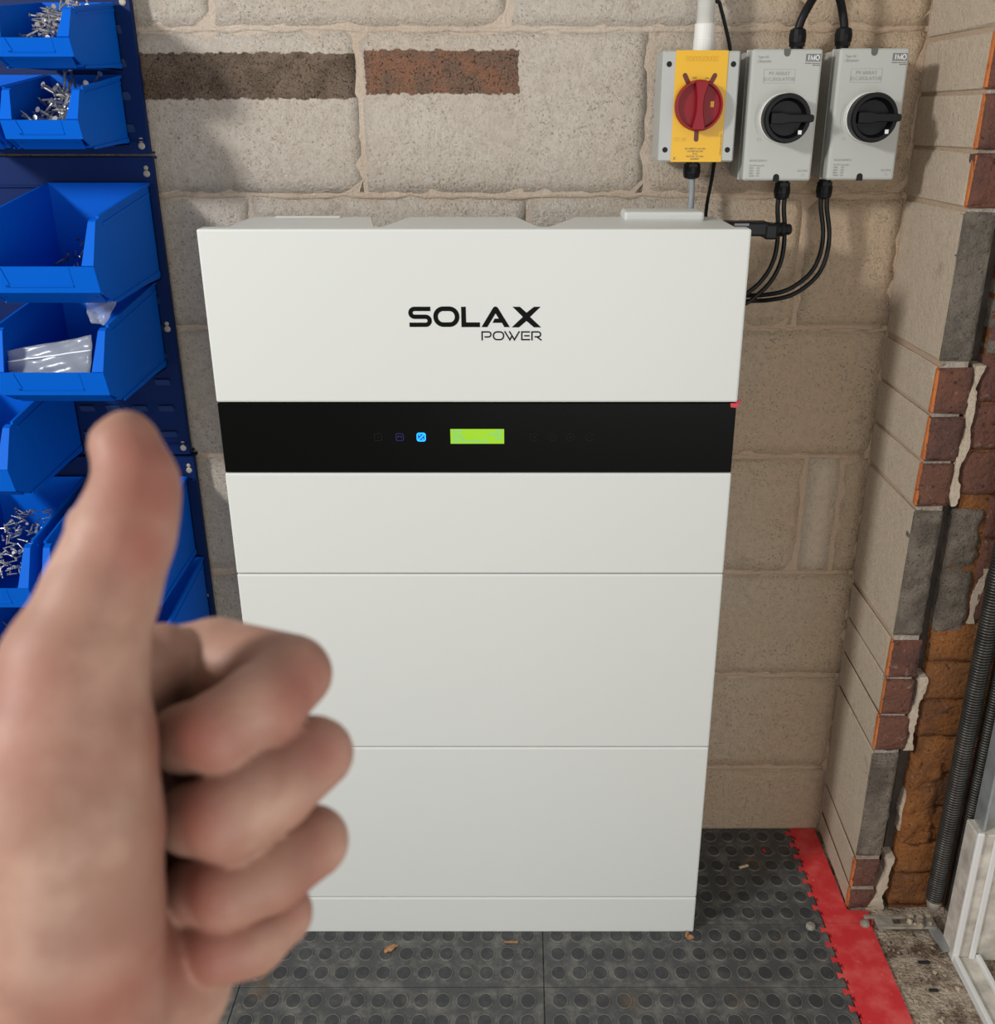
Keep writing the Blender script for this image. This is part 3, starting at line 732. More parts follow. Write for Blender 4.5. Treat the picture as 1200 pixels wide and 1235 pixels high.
stext('approval_marks', 'CE UK', .0070, 0.2225, 1.3450, M['yellow_emboss'], Y1, yy)
for i, s in enumerate(('IEC 60947-3  AC-22A', 'Ue 690V Ith 25A', 'IP 65', 'MOTOR  AC-23A', '230/400V')):
    stext('rating_print', s, .0034, 0.2560, 1.3335-.0036*i, M['print_dark'], Y1, yy, align='CENTER')
stext('rating_print', 'LOCK IN OFF POSITION', .0028, 0.2925, 1.3560, M['print_dark'], Y1, yy, rot=math.pi/2)
stext('approval_marks', 'X', .006, 0.2235, 1.3190, M['print_dark'], Y1, yy)

# two PV array isolators
def pv_isolator(x0, x1, z0, z1, label, gx_top, gx_bot):
    xm = (x0+x1)/2; R_ = empty('dc_isolator', (xm, 0, z0)); tag(R_, label, 'isolator switch', 'black-knob isolators')
    bm = bmesh.new(); add_box(bm, x0+.0015, x1-.0015, -0.070, 0, z0+.0015, z1-.0015, .003, 2); sub('base', bm, M['grey_plastic2'], R_)
    bm = bmesh.new(); add_box(bm, x0-.0005, x1+.0005, -0.076, -0.071, z0-.0005, z1+.0005, .001); sub('seal_lip', bm, M['grey_plastic2'], R_)
    bm = bmesh.new(); add_box(bm, x0, x1, FY, -0.074, z0, z1, .004, 3); sub('lid', bm, M['grey_plastic2'], R_)
    for (hz, s) in ((z1, -1), (z0, 1)):
        hx = xm-.001; bm = bmesh.new()
        pts = [(hx-.0046, hz-s*.0004), (hx+.0046, hz-s*.0004)]+[(hx+.0046*math.cos(t), hz+s*(.0055+.0046*math.sin(t))) for t in [math.pi*i/8 for i in range(9)]]
        add_prism(bm, pts, FY-.0004, FY+.001, 'y'); sub('screw_recess', bm, M['hole'] if s > 0 else M['print_dark'], R_)
    kx, kz = xm-.0005, z0+.0875
    bm = bmesh.new(); add_lathe(bm, [(.0345, FY), (.0345, FY-.012), (.0335, FY-.013)], (kx, 0, kz), 'y', 40); sub('knob_collar', bm, M['pvc'], R_)
    bm = bmesh.new(); add_lathe(bm, [(.0335, FY-.012), (.0338, FY-.033), (.0320, FY-.036), (.0275, FY-.036), (.0235, FY-.024)], (kx, 0, kz), 'y', 40); kb = sub('knob', bm, M['black_plastic'], R_)
    bm = bmesh.new(); add_prism(bm, [(kx-.024, kz-.0075), (kx-.006, kz-.0080), (kx+.002, kz-.0055), (kx+.031, kz-.0055), (kx+.0365, kz-.0045), (kx+.0375, kz), (kx+.0365, kz+.0045), (kx+.031, kz+.0055), (kx+.002, kz+.0055), (kx-.006, kz+.0080), (kx-.024, kz+.0075)], FY-.024, FY-.0395, 'y', bev=.001)
    sub('knob_grip', bm, M['black_plastic'], R_)
    bm = bmesh.new(); add_box(bm, kx+.0165, kx+.0215, FY-.0368, FY-.036, kz-.0215, kz-.0160); sub('knob_pointer', bm, M['badge_white'], R_)
    bm = bmesh.new(); gland(bm, gx_top, -0.055, z1, 0.95, 1, .0118); sub('cable_gland', bm, M['black_plastic'], R_, False)
    bm = bmesh.new(); gland(bm, gx_bot, -0.055, z0, 0.95, -1, .0118); sub('cable_gland', bm, M['black_plastic'], R_, False)
    # badge
    bx0, bx1, bz0, bz1 = x1-.0245, x1-.0035, z1-.0165, z1-.0065
    bm = bmesh.new(); add_box(bm, bx0, bx1, FY-.0004, FY+.001, bz0, bz1); bd = sub('badge', bm, M['badge_grey'], R_)
    bm = bmesh.new(); yb = FY-.0004; h0, h1 = bz0+.0016, bz1-.0014
    def st(p, w): stroke(bm, p, w, yb, .0002, I2)
    ix = bx0+.0042; st([(ix, h0), (ix, h1)], .0014); st([(ix-.0014, h0+.0003), (ix+.0014, h0+.0003)], .0006); st([(ix-.0014, h1-.0003), (ix+.0014, h1-.0003)], .0006)
    mx = bx0+.0072; st([(mx, h0), (mx, h1)], .0008); st([(mx, h1), (mx+.0026, h0)], .0010); st([(mx+.0026, h0), (mx+.0052, h1)], .0007); st([(mx+.0052, h0), (mx+.0052, h1)], .0013)
    st([(mx-.0007, h0+.0003), (mx+.0007, h0+.0003)], .0005); st([(mx+.0042, h0+.0003), (mx+.0063, h0+.0003)], .0005)
    stroke(bm, arc(bx0+.0167, (h0+h1)/2, .0026, .0031, 0, 342, 18), .0012, yb, .0002, I2, True)
    sub('badge_letters', bm, M['badge_white'], R_)
    stext('badge_line', 'Precision. One source.', .0023, bx1, bz0-.0030, M['print_dark'], R_, align='RIGHT'); stext('badge_line', 'Electronics', .0023, bx1, bz0-.0055, M['print_dark'], R_, align='RIGHT')
    stext('type_print', 'Type 4X', .0045, x0+.0085, z1-.0120, M['print_grey'], R_); stext('type_print', '  IP66/NW', .0045, x0+.0085, z1-.0180, M['print_grey'], R_)
    bm = bmesh.new(); stroke(bm, [(x0+.0085, z1-.0180), (x0+.0120, z1-.0180), (x0+.0120, z1-.0145), (x0+.0085, z1-.0145)], .0004, FY-.0001, .0002, I2, True)
    sub('printed_square', bm, M['print_grey'], R_); bm = bmesh.new()
    stroke(bm, [(x0+.0190, z1-.0450), (x0+.0640, z1-.0450), (x0+.0640, z1-.0270), (x0+.0190, z1-.0270)], .00035, FY-.0001, .0002, I2, True)
    sub('printed_title_box', bm, M['print_grey'], R_); bm = bmesh.new()
    stroke(bm, arc(kx, kz, .039, .039, 150, 215, 8), .0003, FY-.0001, .0002, I2); stroke(bm, [(kx-.033, kz-.031), (kx-.0285, kz-.031), (kx-.0285, kz-.0275), (kx-.033, kz-.0275)], .0004, FY-.0001, .0002, I2, True)
    sub('printed_outlines', bm, M['print_grey'], R_)
    stext('title_print', 'PV ARRAY', .0068, x0+.0415, z1-.0345, M['print_grey'], R_, align='CENTER'); stext('title_print', 'D.C.ISOLATOR', .0068, x0+.0415, z1-.0420, M['print_grey'], R_, align='CENTER')
    stext('rating_print', 'IEC/AS 60947-3', .0040, x0+.0085, z0+.0275, M['print_grey'], R_)
    for i, s in enumerate(('DC-PV1 per pole', '300V  :  32A', '600V  :  32A', '800V  :  25A', '1000V : 13A')):
        stext('rating_print', s, .0032, x0+.0085, z0+.0210-.0037*i, M['print_grey'], R_)
    stext('type_print', 'DC-PV2', .0044, x1-.0060, z0+.0130, M['print_grey'], R_, align='RIGHT')
    bm = bmesh.new(); stroke(bm, arc(x1-.0125, z0+.0085, .0020, .0020, 0, 340, 10), .0003, FY-.0001, .0002, I2, True); sub('printed_outlines', bm, M['print_grey'], R_)
pv_isolator(0.3300, 0.4320, 1.2890, 1.4690, 'pale grey isolator with black knob between the yellow isolator and its twin', 0.4065, 0.4045)
pv_isolator(0.4555, 0.5565, 1.2900, 1.4700, 'pale grey isolator with black knob nearest the room corner', 0.4740, 0.4700)

# cables, conduit, dongle
def cab(name, pts, r, m, label, cat='cable', group=None, k=10, n=10):
    return tag(tube(name, pts, r, M[m], None, k, n), label, cat, group)
GY = -0.055
cab('supply_cable', [(0.4065, GY, 1.488), (0.4075, GY, 1.503), (0.414, GY, 1.520), (0.428, GY+.010, 1.542), (0.447, GY+.020, 1.563), (0.47, GY+.022, 1.60), (0.49, -0.03, 1.75), (0.5, -0.02, 2.1)], .0062, 'cable', 'thick black cable rising right from the middle isolator')
cab('supply_cable', [(0.4740, GY, 1.488), (0.4735, GY, 1.503), (0.469, GY, 1.520), (0.461, GY-.008, 1.536), (0.448, GY-.018, 1.556), (0.43, GY-.02, 1.60), (0.42, -0.04, 1.75), (0.42, -0.02, 2.1)], .0062, 'cable', 'thick black cable rising left from the isolator nearest the corner')
def pv_cable(pts, dx, dy, label):
    return cab('solar_cable', [(p[0]+dx, p[1]+dy, p[2]) for p in pts], .0036, 'cable', label)
A = [(0.4045, GY, 1.262), (0.4045, GY, 1.245), (0.4075, GY, 1.222), (0.4090, GY, 1.190), (0.4050, GY, 1.163), (0.3930, GY, 1.138), (0.3740, GY, 1.118), (0.3450, GY, 1.100), (0.27, GY, 1.085)]
pv_cable(A, -.0045, 0, 'inner black solar cable curving from middle isolator to behind the white unit')
pv_cable([(p[0]+.0005*i, p[1], p[2]-.0009*i) for i, p in enumerate(A)], .0040, -.004, 'outer black solar cable curving from middle isolator to behind the white unit')
B = [(0.4700, GY, 1.262), (0.4715, GY, 1.245), (0.4790, GY, 1.210), (0.4785, GY, 1.178), (0.4690, GY, 1.150), (0.4500, GY, 1.130), (0.4250, GY, 1.1160), (0.3950, GY+.010, 1.1085), (0.3650, GY+.022, 1.1055), (0.27, GY+.028, 1.102)]
pv_cable(B, -.0035, 0, 'inner black solar cable sweeping from corner isolator to behind the white unit')
pv_cable([(p[0]+.0004*i, p[1], p[2]-.0010*i) for i, p in enumerate(B)], .0042, -.005, 'outer black solar cable sweeping from corner isolator to behind the white unit')
cab('thin_cable', [(0.282, -0.02, 1.75), (0.287, -0.02, 1.56), (0.2945, -0.02, 1.535), (0.304, -0.02, 1.508), (0.3145, -0.02, 1.474), (0.317, -0.012, 1.45), (0.314, -0.008, 1.38), (0.305, -0.012, 1.32), (0.300, -0.02, 1.285), (0.2935, -0.03, 1.250), (0.287, -0.06, 1.225)], .0028, 'cable', 'thin black cable passing behind the yellow isolator', k=6)
cab('grey_cable', [(0.262, GY, 1.292), (0.2635, GY, 1.280), (0.2640, GY, 1.262), (0.2620, GY-.01, 1.240), (0.255, -0.085, 1.215)], .0048, 'grey_cable', 'grey cable dropping from the yellow isolator to the unit top')
r_ = empty('conduit', (0.2685, GY, Z1)); tag(r_, 'white plastic conduit standing on the yellow isolator', 'conduit')
bm = bmesh.new(); add_lathe(bm, [(.0128, 1.48), (.0128, 2.3)], (0.2685, GY, 0), 'z', 24); sub('pipe', bm, M['pvc'], r_, True)
bm = bmesh.new(); add_lathe(bm, [(.0156, Z1-.001), (.0156, 1.483), (.0148, 1.484), (.0148, 1.505), (.0130, 1.506)], (0.2685, GY, 0), 'z', 24); sub('socket', bm, M['pvc'], r_)
r_ = empty('data_dongle', (0.355, -0.12, 1.215)); tag(r_, 'black plug-in data dongle sticking out behind the unit', 'dongle')
bm = bmesh.new(); add_box(bm, 0.290, 0.372, -0.135, -0.100, 1.2110, 1.2315, .003, 2); add_box(bm, 0.365, 0.384, -0.137, -0.102, 1.2065, 1.2290, .003, 2); sub('casing', bm, M['black_plastic'], r_)
bm = bmesh.new(); add_lathe(bm, [(.0105, 0.382), (.0105, 0.389), (.0092, 0.389), (.0092, 0.392), (.0105, 0.392), (.0105, 0.398), (.0080, 0.399), (.0080, 0.406), (.006, 0.408)], (0, -0.118, 1.2195), 'x', 16); sub('connector', bm, M['black_plastic'], r_)
bm = bmesh.new(); add_box(bm, 0.318, 0.340, -0.1353, -0.1335, 1.2265, 1.2300); sub('label_sticker', bm, M['badge_grey'], r_)

# ------------------------------------------------------------------ louvred panels
PX1_, PX0_ = -0.580, -1.48
def panel(z0, z1, label, tab):
    x1 = PX1_+tab
    P_ = empty('louvre_panel', ((PX0_+x1)/2, -0.02, z0)); tag(P_, label, 'storage panel', 'louvred wall panels')
    bm = bmesh.new(); add_box(bm, PX0_, x1, -0.030, -0.0275, z0+.001, z1-.001, .0008); sub('sheet', bm, M['blue_panel'], P_)
    bm = bmesh.new(); add_box(bm, PX0_, x1, -0.0275, -0.004, z1-.004, z1-.001); add_box(bm, PX0_, x1, -0.0275, -0.004, z0+.001, z0+.004); add_box(bm, x1-.003, x1, -.0275, -.018, z0+.004, z1-.004); sub('folded_edge', bm, M['blue_panel'], P_)
    bm = bmesh.new(); add_box(bm, PX0_, x1-.002, -0.0335, -0.030, z1-.047, z1-.043, .001); add_box(bm, PX0_, x1-.002, -0.0335, -0.030, z0+.020, z0+.023, .001); sub('pressed_crease', bm, M['blue_panel'], P_)
    bm = bmesh.new(); add_prism(bm, [(-.030, 0), (-.037, .0105), (-.0355, .0115), (-.030, .006)], -.0125, .0125, 'x'); bmesh.ops.recalc_face_normals(bm, faces=bm.faces)
    me = None
    z = z0+.033
    while z < z1-.06:
        for i in range(8):
            if me is None:
                o = new_obj('louvre', bm, M['louvre_edge']); me = o.data
            else: o = share('louvre', me)
            o.location = (x1-.030-.045*i-(P_.location.x), 0-P_.location.y, z-P_.location.z); o.parent = P_
        z += 0.046
    for hz in (z1-.021, z0+.018, (z0+z1)/2-.02):
        for (dz, rr) in ((0, .0052), (.0088, .0036)):
            bm = bmesh.new(); add_lathe(bm, [(rr, -.0295), (rr, -.0310), (rr*.6, -.0318)], (x1-.0105, 0, hz+dz-.005), 'y', 12); sub('fixing_screw', bm, M['screw_head'], P_)
panel(1.323, 1.80, 'dark blue louvred steel panel at the top left, behind the smallest bins', -0.002)
panel(0.829, 1.321, 'dark blue louvred steel panel in the middle, behind the two deep bins', 0.000)
panel(0.335, 0.827, 'dark blue louvred steel panel at the bottom, partly behind the hand', 0.005)

# ------------------------------------------------------------------ storage bins
def bin_box(xr, zb, w, L, h, label, group):
    """xr = right side x, zb = bottom z; rear against the louvre panel"""
    t = .0022; R_ = empty('storage_bin', (xr-w/2, -0.037, zb)); tag(R_, label, 'storage bin', group)
    P0, P1, P2, P3, P4, P5, P6 = (0, 0), (-.80*L, 0), (-.955*L, .13*h), (-L, .375*h), (-.885*L, .745*h), (-.86*L, .80*h), (0, h)
    xa, xb = -w/2, w/2
    bm = bmesh.new()
    for s in (xa, xb-t): add_prism(bm, [P0, P1, P2, P3, P4, (P4[0]+.008, P4[1]+.002), P5, P6], s, s+t, 'x')
    add_box(bm, xa, xb, P1[0], 0, 0, t); add_box(bm, xa, xb, -t, 0, 0, h)
    add_plate(bm, [(xa+.010, P1[0], 0), (xb-.010, P1[0], 0), (xb-.006, P2[0]+.006, P2[1]), (xa+.006, P2[0]+.006, P2[1])], t)
    sub('tub', bm, M['blue_bin'], R_).matrix_parent_inverse = Matrix.Identity(4)
    bm = bmesh.new(); f = .052*w/.105+.004
    f = min(f, .013)
    add_plate(bm, [(xa, P2[0], P2[1]), (xb, P2[0], P2[1]), (xb, P3[0], P3[1]), (xa, P3[0], P3[1])], t)
    for s, e in ((1, xb), (-1, xa)):
        q = [(e, P3[0], P3[1]), (e-s*f*1.25, P3[0], P3[1]), (e-s*f*.8, P4[0], P4[1]), (e, P4[0], P4[1])]
        add_plate(bm, q if s < 0 else q[::-1], t)
        q = [(e, P4[0], P4[1]), (e-s*f*.8, P4[0], P4[1]), (e-s*f*.75, P4[0]+.008, P4[1]+.002), (e, P4[0]+.008, P4[1]+.002)]
        add_plate(bm, q if s < 0 else q[::-1], t)
    sub('front_lip', bm, M['blue_bin'], R_).matrix_parent_inverse = Matrix.Identity(4)
    # label holder: pocket frame on the lip
    def lp(x, u, o=.0022):
        y = P2[0]+(P3[0]-P2[0])*u; z = P2[1]+(P3[1]-P2[1])*u; d = Vector((0, P3[1]-P2[1], -(P3[0]-P2[0]))).normalized()
        return (x, y-d.y*o, z-abs(d.z)*o*0.2)
    bm = bmesh.new(); lx0, lx1 = xa+.16*w, xb-.22*w
    add_plate(bm, [lp(lx0+.004, .22, .0036), lp(lx1, .22, .0036), lp(lx1, .30, .0036), lp(lx0+.004, .30, .0036)], -.0036)
    add_plate(bm, [lp(lx0+.004, .22, .0036), lp(lx0+.010, .22, .0036), lp(lx0+.004, .97, .0036), lp(lx0-.002, .97, .0036)], -.0036)
    add_plate(bm, [lp(lx1-.002, .22, .003), lp(lx1, .22, .003), lp(lx1, .97, .003), lp(lx1-.002, .97, .003)], -.003)
    sub('label_holder', bm, M['blue_bin'], R_).matrix_parent_inverse = Matrix.Identity(4)
    # raised side rails
    for e in (xb, xa-.0016):
        for nm, pl, tt in (('side_rib', [(-.80*L, .70*h), (-.02*L, .875*h), (-.02*L, .905*h), (-.80*L, .73*h)], .0016),
                           ('bottom_runner', [(-.78*L, .015*h), (-.02*L, .10*h), (-.02*L, .04*h), (-.78*L, -.02*h)], .0022),
                           ('top_rim', [(-.86*L, .80*h), (-.0*L, h), (0, h-.004), (-.86*L, .80*h-.004)], .002)):
            bm = bmesh.new(); add_prism(bm, pl, e, e+tt, 'x')
            sub(nm, bm, M['blue_bin'], R_).matrix_parent_inverse = Matrix.Identity(4)
    for s in (-1, 1):
        bm = bmesh.new(); add_prism(bm, [(-.80*L, 0), (-.89*L, .065*h), (-.80*L, .065*h)], s*(w/2-.012), s*(w/2-.016), 'x')
        sub('foot', bm, M['blue_bin'], R_).matrix_parent_inverse = Matrix.Identity(4)
    return R_
SM, LG = 'small blue bins', 'deep blue bins'
bin_box(-0.604, 1.443, 0.107, 0.176, 0.092, 'small blue bin cut by the top edge, holding short silver screws', SM)
bin_box(-0.609, 1.338, 0.107, 0.176, 0.099, 'small blue bin full of long silver screws, second from the top', SM)
bin_box(-0.724, 1.338, 0.107, 0.176, 0.099, 'small blue bin barely showing at the left edge beside the long screws', SM)
bin_box(-0.588, 1.132, 0.158, 0.250, 0.150, 'deep blue bin with a few dark screws, above the bin with the clear bag', LG)
bin_box(-0.598, 0.986, 0.158, 0.250, 0.1435, 'deep blue bin with a clear plastic bag inside', LG)
bin_box(-0.763, 0.836, 0.158, 0.250, 0.150, 'deep blue bin just left of the thumb tip', LG)
bin_box(-0.590, 0.640, 0.158, 0.250, 0.152, 'deep blue bin mostly hidden behind the thumb', LG)
bin_box(-0.768, 0.640, 0.158, 0.250, 0.152, 'deep blue bin heaped with tiny screws left of the thumb', LG)
bin_box(-0.580, 0.490, 0.158, 0.250, 0.147, 'deep blue bin just above the curled index finger', LG)
bin_box(-0.752, 0.490, 0.158, 0.250, 0.147, 'deep blue bin of black screws at the lower left edge', LG)

# screws
def screw_mesh(L, r, mm, hexhead=False):
    bm = bmesh.new()
    add_lathe(bm, [(r*2.0, 0), (r*1.9, .0006), (r*.95, r*1.5), (r*.95, L*.35)] + [(r*(1.0 if i % 2 else .72), L*(.38+.05*i)) for i in range(11)] + [(r*.15, L)], (0, 0, 0), 'z', 7)
    me = bpy.data.meshes.new('screw'); bm.to_mesh(me); bm.free(); me.materials.append(mm); return me
def pour(n, me, x0, x1, y0, y1, zf, hf, label, group, L, tilt=0.55):
    for i in range(n):
        x, y = rnd.uniform(x0, x1), rnd.uniform(y0, y1)
        z = hf(x, y)-rnd.uniform(0, 0.012)
        d = Vector((rnd.gauss(0, 1), rnd.gauss(0, 1), rnd.gauss(0, tilt))).normalized()
        if d.z > 0.85: d.z = .5; d.normalize()
        p = Vector((x, y, z))-d*L/2; q = p+d*L
        p.x += max(0, x0-.008-min(p.x, q.x))-max(0, max(p.x, q.x)-x1-.008)
        p.y += max(0, y0-.006-min(p.y, q.y))-max(0, max(p.y, q.y)-y1-.012)
        p.z += max(0, zf+.004-min(p.z, p.z+d.z*L))
        o = share('screw', me, None, p); o.rotation_mode = 'QUATERNION'; o.rotation_quaternion = d.to_track_quat('Z', 'Y')
        tag(o, label, 'screw', group)
s1 = screw_mesh(.030, .0017, M['zinc']); s2 = screw_mesh(.052, .0021, M['zinc']); s3 = screw_mesh(.020, .0013, M['dark_screw']); s4 = screw_mesh(.016, .0013, M['zinc']); s5 = screw_mesh(.024, .0014, M['dark_screw'])
lerp = lambda a, b, t: a+(b-a)*max(0, min(1, t))
pour(80, s1, -0.692, -0.620, -0.190, -0.070, 1.447, lambda x, y: lerp(1.474, 1.535, (y+.19)/.10)-lerp(.022, 0, (x+.70)/.04), 'short silver screw heaped in the topmost blue bin', 'short silver screws', .030)
pour(60, s2, -0.700, -0.624, -0.190, -0.070, 1.342, lambda x, y: lerp(1.374, 1.428, (y+.18)/.10)-lerp(.012, 0, (x+.70)/.05), 'long silver screw heaped in the second blue bin', 'long silver screws', .052, 0.55)
pour(24, s3, -0.690, -0.615, -0.200, -0.090, 1.136, lambda x, y: lerp(1.178, 1.208, (y+.22)/.12), 'small dark screw lying in the uppermost deep bin', 'small dark screws', .020)
pour(118, s4, -0.862, -0.785, -0.260, -0.120, 0.645, lambda x, y: lerp(.704, .765, (y+.27)/.15), 'tiny silver screw heaped in the bin left of the thumb', 'tiny silver screws', .016)
pour(16, s5, -0.890, -0.770, -0.240, -0.080, 0.495, lambda x, y: lerp(.53, .585, (y+.25)/.15), 'black screw in the bin at the lower left edge', 'black screws', .024)

# clear plastic bags
def sheet(name, corners, n, amp, label, cat, seal=None):
    bm = bmesh.new(); c = [Vector(p) for p in corners]; g = []
    r2 = random.Random(len(label))
    ph = [r2.uniform(0, 6) for _ in range(6)]
    for j in range(n+1):
        row = []
        for i in range(n+1):
            u, v = i/n, j/n; p = c[0]*(1-u)*(1-v)+c[1]*u*(1-v)+c[2]*u*v+c[3]*(1-u)*v
            d = amp*(math.sin(9*u+5*v+ph[0])+.7*math.sin(17*v-6*u+ph[1])+.5*math.sin(25*u+13*v+ph[2]))
            row.append(bm.verts.new((p.x, p.y-d, p.z+.3*d*(v == 1))))
        g.append(row)
    for j in range(n):
        for i in range(n): bm.faces.new((g[j][i], g[j][i+1], g[j+1][i+1], g[j+1][i]))
    o = new_obj(name, bm, M['bag'], None, True)
    md = o.modifiers.new('thickness', 'SOLIDIFY'); md.thickness = .0012
    tag(o, label, cat)
    if seal:
        bm = bmesh.new(); pts = []
        for i in range(n+1):
            v0 = g_at(c, i/n, seal); u = i/n; d = amp*(math.sin(9*u+5*seal+ph[0])+.7*math.sin(17*seal-6*u+ph[1])+.5*math.sin(25*u+13*seal+ph[2]))
            pts.append(Vector((v0.x, v0.y-d-.0006, v0.z)))
        add_tube(bm, pts, .0013, 5); s = new_obj('zip_seal', bm, M['bag_seal'], o)
    return o
def g_at(c, u, v): return c[0]*(1-u)*(1-v)+c[1]*u*(1-v)+c[2]*u*v+c[3]*(1-u)*v
sheet('plastic_bag', [(-0.742, -0.272, 1.018), (-0.628, -0.272, 1.020), (-0.628, -0.236, 1.083), (-0.752, -0.245, 1.062)], 16, .0022, 'flat clear zip bag leaning on the lip of a deep blue bin', 'plastic bag', 0.68)
sheet('plastic_bag', [(-0.632, -0.225, 1.098), (-0.606, -0.235, 1.098), (-0.597, -0.190, 1.136), (-0.640, -0.215, 1.136)], 12, .0030, 'crumpled clear bag wedged between two deep blue bins', 'plastic bag')

# ------------------------------------------------------------------ floor debris
def crumb(x, y, r, m, label, cat, flat_=0.5, n=1):
    bm = bmesh.new()
    for _ in range(n):
        mt = Matrix.Translation((rnd.uniform(-r, r)*(n > 1), rnd.uniform(-r, r)*(n > 1), r*flat_*.6)) @ Matrix.Rotation(rnd.uniform(0, 3), 4, 'Z') @ Matrix.Diagonal((1.3, .8, flat_, 1))
        bmesh.ops.create_icosphere(bm, subdivisions=1, radius=r, matrix=mt)
    jitter(bm, r*.22)
    o = new_obj('debris', bm, M[m], loc=(x, y, .0012)); return tag(o, label, cat)
crumb(-0.235, -0.322, .0065, 'leaf', 'curled brown leaf scrap on the floor in front of the unit', 'leaf scrap', .4, 3)
crumb(0.302, -0.298, .005, 'leaf', 'reddish crumb at the right foot of the unit', 'crumb', .6, 3)
o = box('wood_chip', -.010, .010, -.0025, .0025, 0, .003, M['chip'], None, .0006); o.location = (0.437, -0.118, .0015); o.rotation_euler = (0, 0, .35); tag(o, 'pale wood splinter on the black floor right of the unit', 'splinter')
crumb(0.487, -0.072, .004, 'red_tape', 'tiny red scrap on the black floor near the corner', 'scrap', .5)
o = box('splinter', -.012, .012, -.0018, .0018, 0, .0015, M['leaf'], None); o.location = (-0.02, -0.311, .002); tag(o, 'thin pale shaving on the floor under the unit front', 'splinter')
bm = bmesh.new()
for _ in range(110):
    x, y = rnd.uniform(0.655, 0.752), rnd.uniform(-0.62, -0.235); s = rnd.uniform(.0012, .0042)*(1.3 if y < -.33 else .8)
    bmesh.ops.create_icosphere(bm, subdivisions=1, radius=s, matrix=Matrix.Translation((x, y, -.006+s*.25)) @ Matrix.Diagonal((1, 1, .6, 1)))
jitter(bm, .0008)
tag(new_obj('rubble', bm, M['grit']), 'loose mortar crumbs and grit beside the red edging', 'rubble', kind='stuff')
bm = bmesh.new(); add_box(bm, -.010, .010, -.003, .003, 0, .004, .001); o = new_obj('bark_scrap', bm, M['spring_core'], loc=(0.706, -0.352, -.004)); tag(o, 'dark bark scrap on the rubble close to the bracket', 'scrap')
bm = bmesh.new(); add_box(bm, -.008, .008, -.0025, .0025, 0, .004, .001); o = new_obj('bark_scrap', bm, M['spring_core'], loc=(0.700, -0.412, -.004)); tag(o, 'dark bark scrap on the rubble farther from the bracket', 'scrap')

# ------------------------------------------------------------------ the hand (implicit surface -> one continuous mesh)
CH = {
    'thumb': [(3.6, 103.0, 8, 9.2), (7.5, 93.8, 10, 9.5), (6.5, 86.6, 12, 10.8), (4.1, 78.7, 13, 12.2), (0.0, 65.3, 15, 13.4), (-5.8, 47.6, 17, 16.9), (-6.2, 27.2, 20, 20.4), (-6.5, 7.0, 22, 23.1), (-8.7, -14.5, 20, 24.6), (-12.9, -40.1, 10, 27.3)],
    'knuckle': [(-6.4, 83.3, 8, 5.5), (-6.4, 77.2, 8, 6.1)],
    'corner': [(-0.9, 105.4, 8, 4.1), (3.6, 107.1, 8, 5.5)],
    'arm': [(-16.6, -44.0, 2, 26.8), (-29.7, -84.9, -10, 32.7), (-50.2, -128.7, -22, 37.0), (-68.8, -194.9, -33, 42.4)],
    'heel': [(-18.5, -46.0, -2, 27.2), (-6.4, -40.9, -16, 19.1), (2.7, -46.6, -14, 20.8), (-15.2, -86.1, -20, 25.4)],
    'palm1': [(-17.7, 27.4, -20, 19.3), (-4.9, 35.4, -38, 13.3)],
    'palm2': [(-19.8, 4.3, -25, 23.4), (-3.8, 8.7, -42, 14.0)],
    'palm3': [(-20.7, -18.5, -27, 24.3), (-3.2, -19.3, -44, 13.6)],
    'palm4': [(-20.3, -37.9, -26, 24.2), (0.1, -40.7, -42, 12.0)],
    'web': [(-15.7, 36.5, -10, 17.5), (2.2, 42.9, -22, 10.9)],
    'iP': [(-4.9, 37.2, -38, 12.8), (15.4, 40.9, -32, 13.1), (42.0, 40.1, -15, 11.2)],
    'iF': [(43.8, 40.5, -11, 10.8), (37.3, 33.8, 0, 11.5), (27.5, 27.2, 3, 11.3), (13.5, 22.9, -8, 10.2)],
    'mP': [(-3.8, 8.7, -42, 13.0), (48.1, 17.1, -15, 10.9)],
    'mF': [(50.1, 18.3, -10, 10.7), (40.8, 12.1, 3, 11.6), (30.3, 5.4, 6, 11.7), (16.5, 1.3, -6, 10.6)],
    'rP': [(-3.2, -19.3, -44, 12.6), (47.0, -8.7, -16, 10.7)],
    'rF': [(48.5, -7.1, -12, 10.6), (39.6, -11.2, 0, 10.8), (29.7, -15.1, 3, 10.0), (16.4, -19.6, -9, 9.8)],
    'pP': [(0.1, -40.7, -42, 10.9), (37.0, -29.7, -18, 9.6)],
    'pF': [(38.2, -29.2, -16, 9.8), (32.3, -32.9, -7, 9.7), (25.0, -34.1, -5, 9.6), (13.7, -36.7, -13, 9.4)],
}
RED = [(13.1, 77.4, 22, 7), (15.1, 91.7, 18, 9), (12.1, 99.9, 15, 8), (23.0, 28.2, 13, 9), (50.1, 39.7, 4, 9), (55.6, 24.4, 4, 9), (57.8, 0.4, 4, 8), (47.0, -18.9, -6, 9), (22.0, -30.8, 8, 10), (24.8, 7.7, 14, 8), (-8.4, 34.5, 25, 12), (1.8, -30.8, 25, 14), (22, -14, 10, 8)]
def smin(a, b, k):
    h = np.clip(0.5+0.5*(b-a)/k, 0, 1); return b*(1-h)+a*h-k*h*(1-h)
def cone(Pn, a, b):
    pa, pb = np.array(a[:3]), np.array(b[:3]); ba = pb-pa; L2 = (ba*ba).sum()
    t = np.clip(((Pn-pa)@ba)/L2, 0, 1); return np.linalg.norm(Pn-pa-t[..., None]*ba, axis=-1)-(a[3]+(b[3]-a[3])*t)
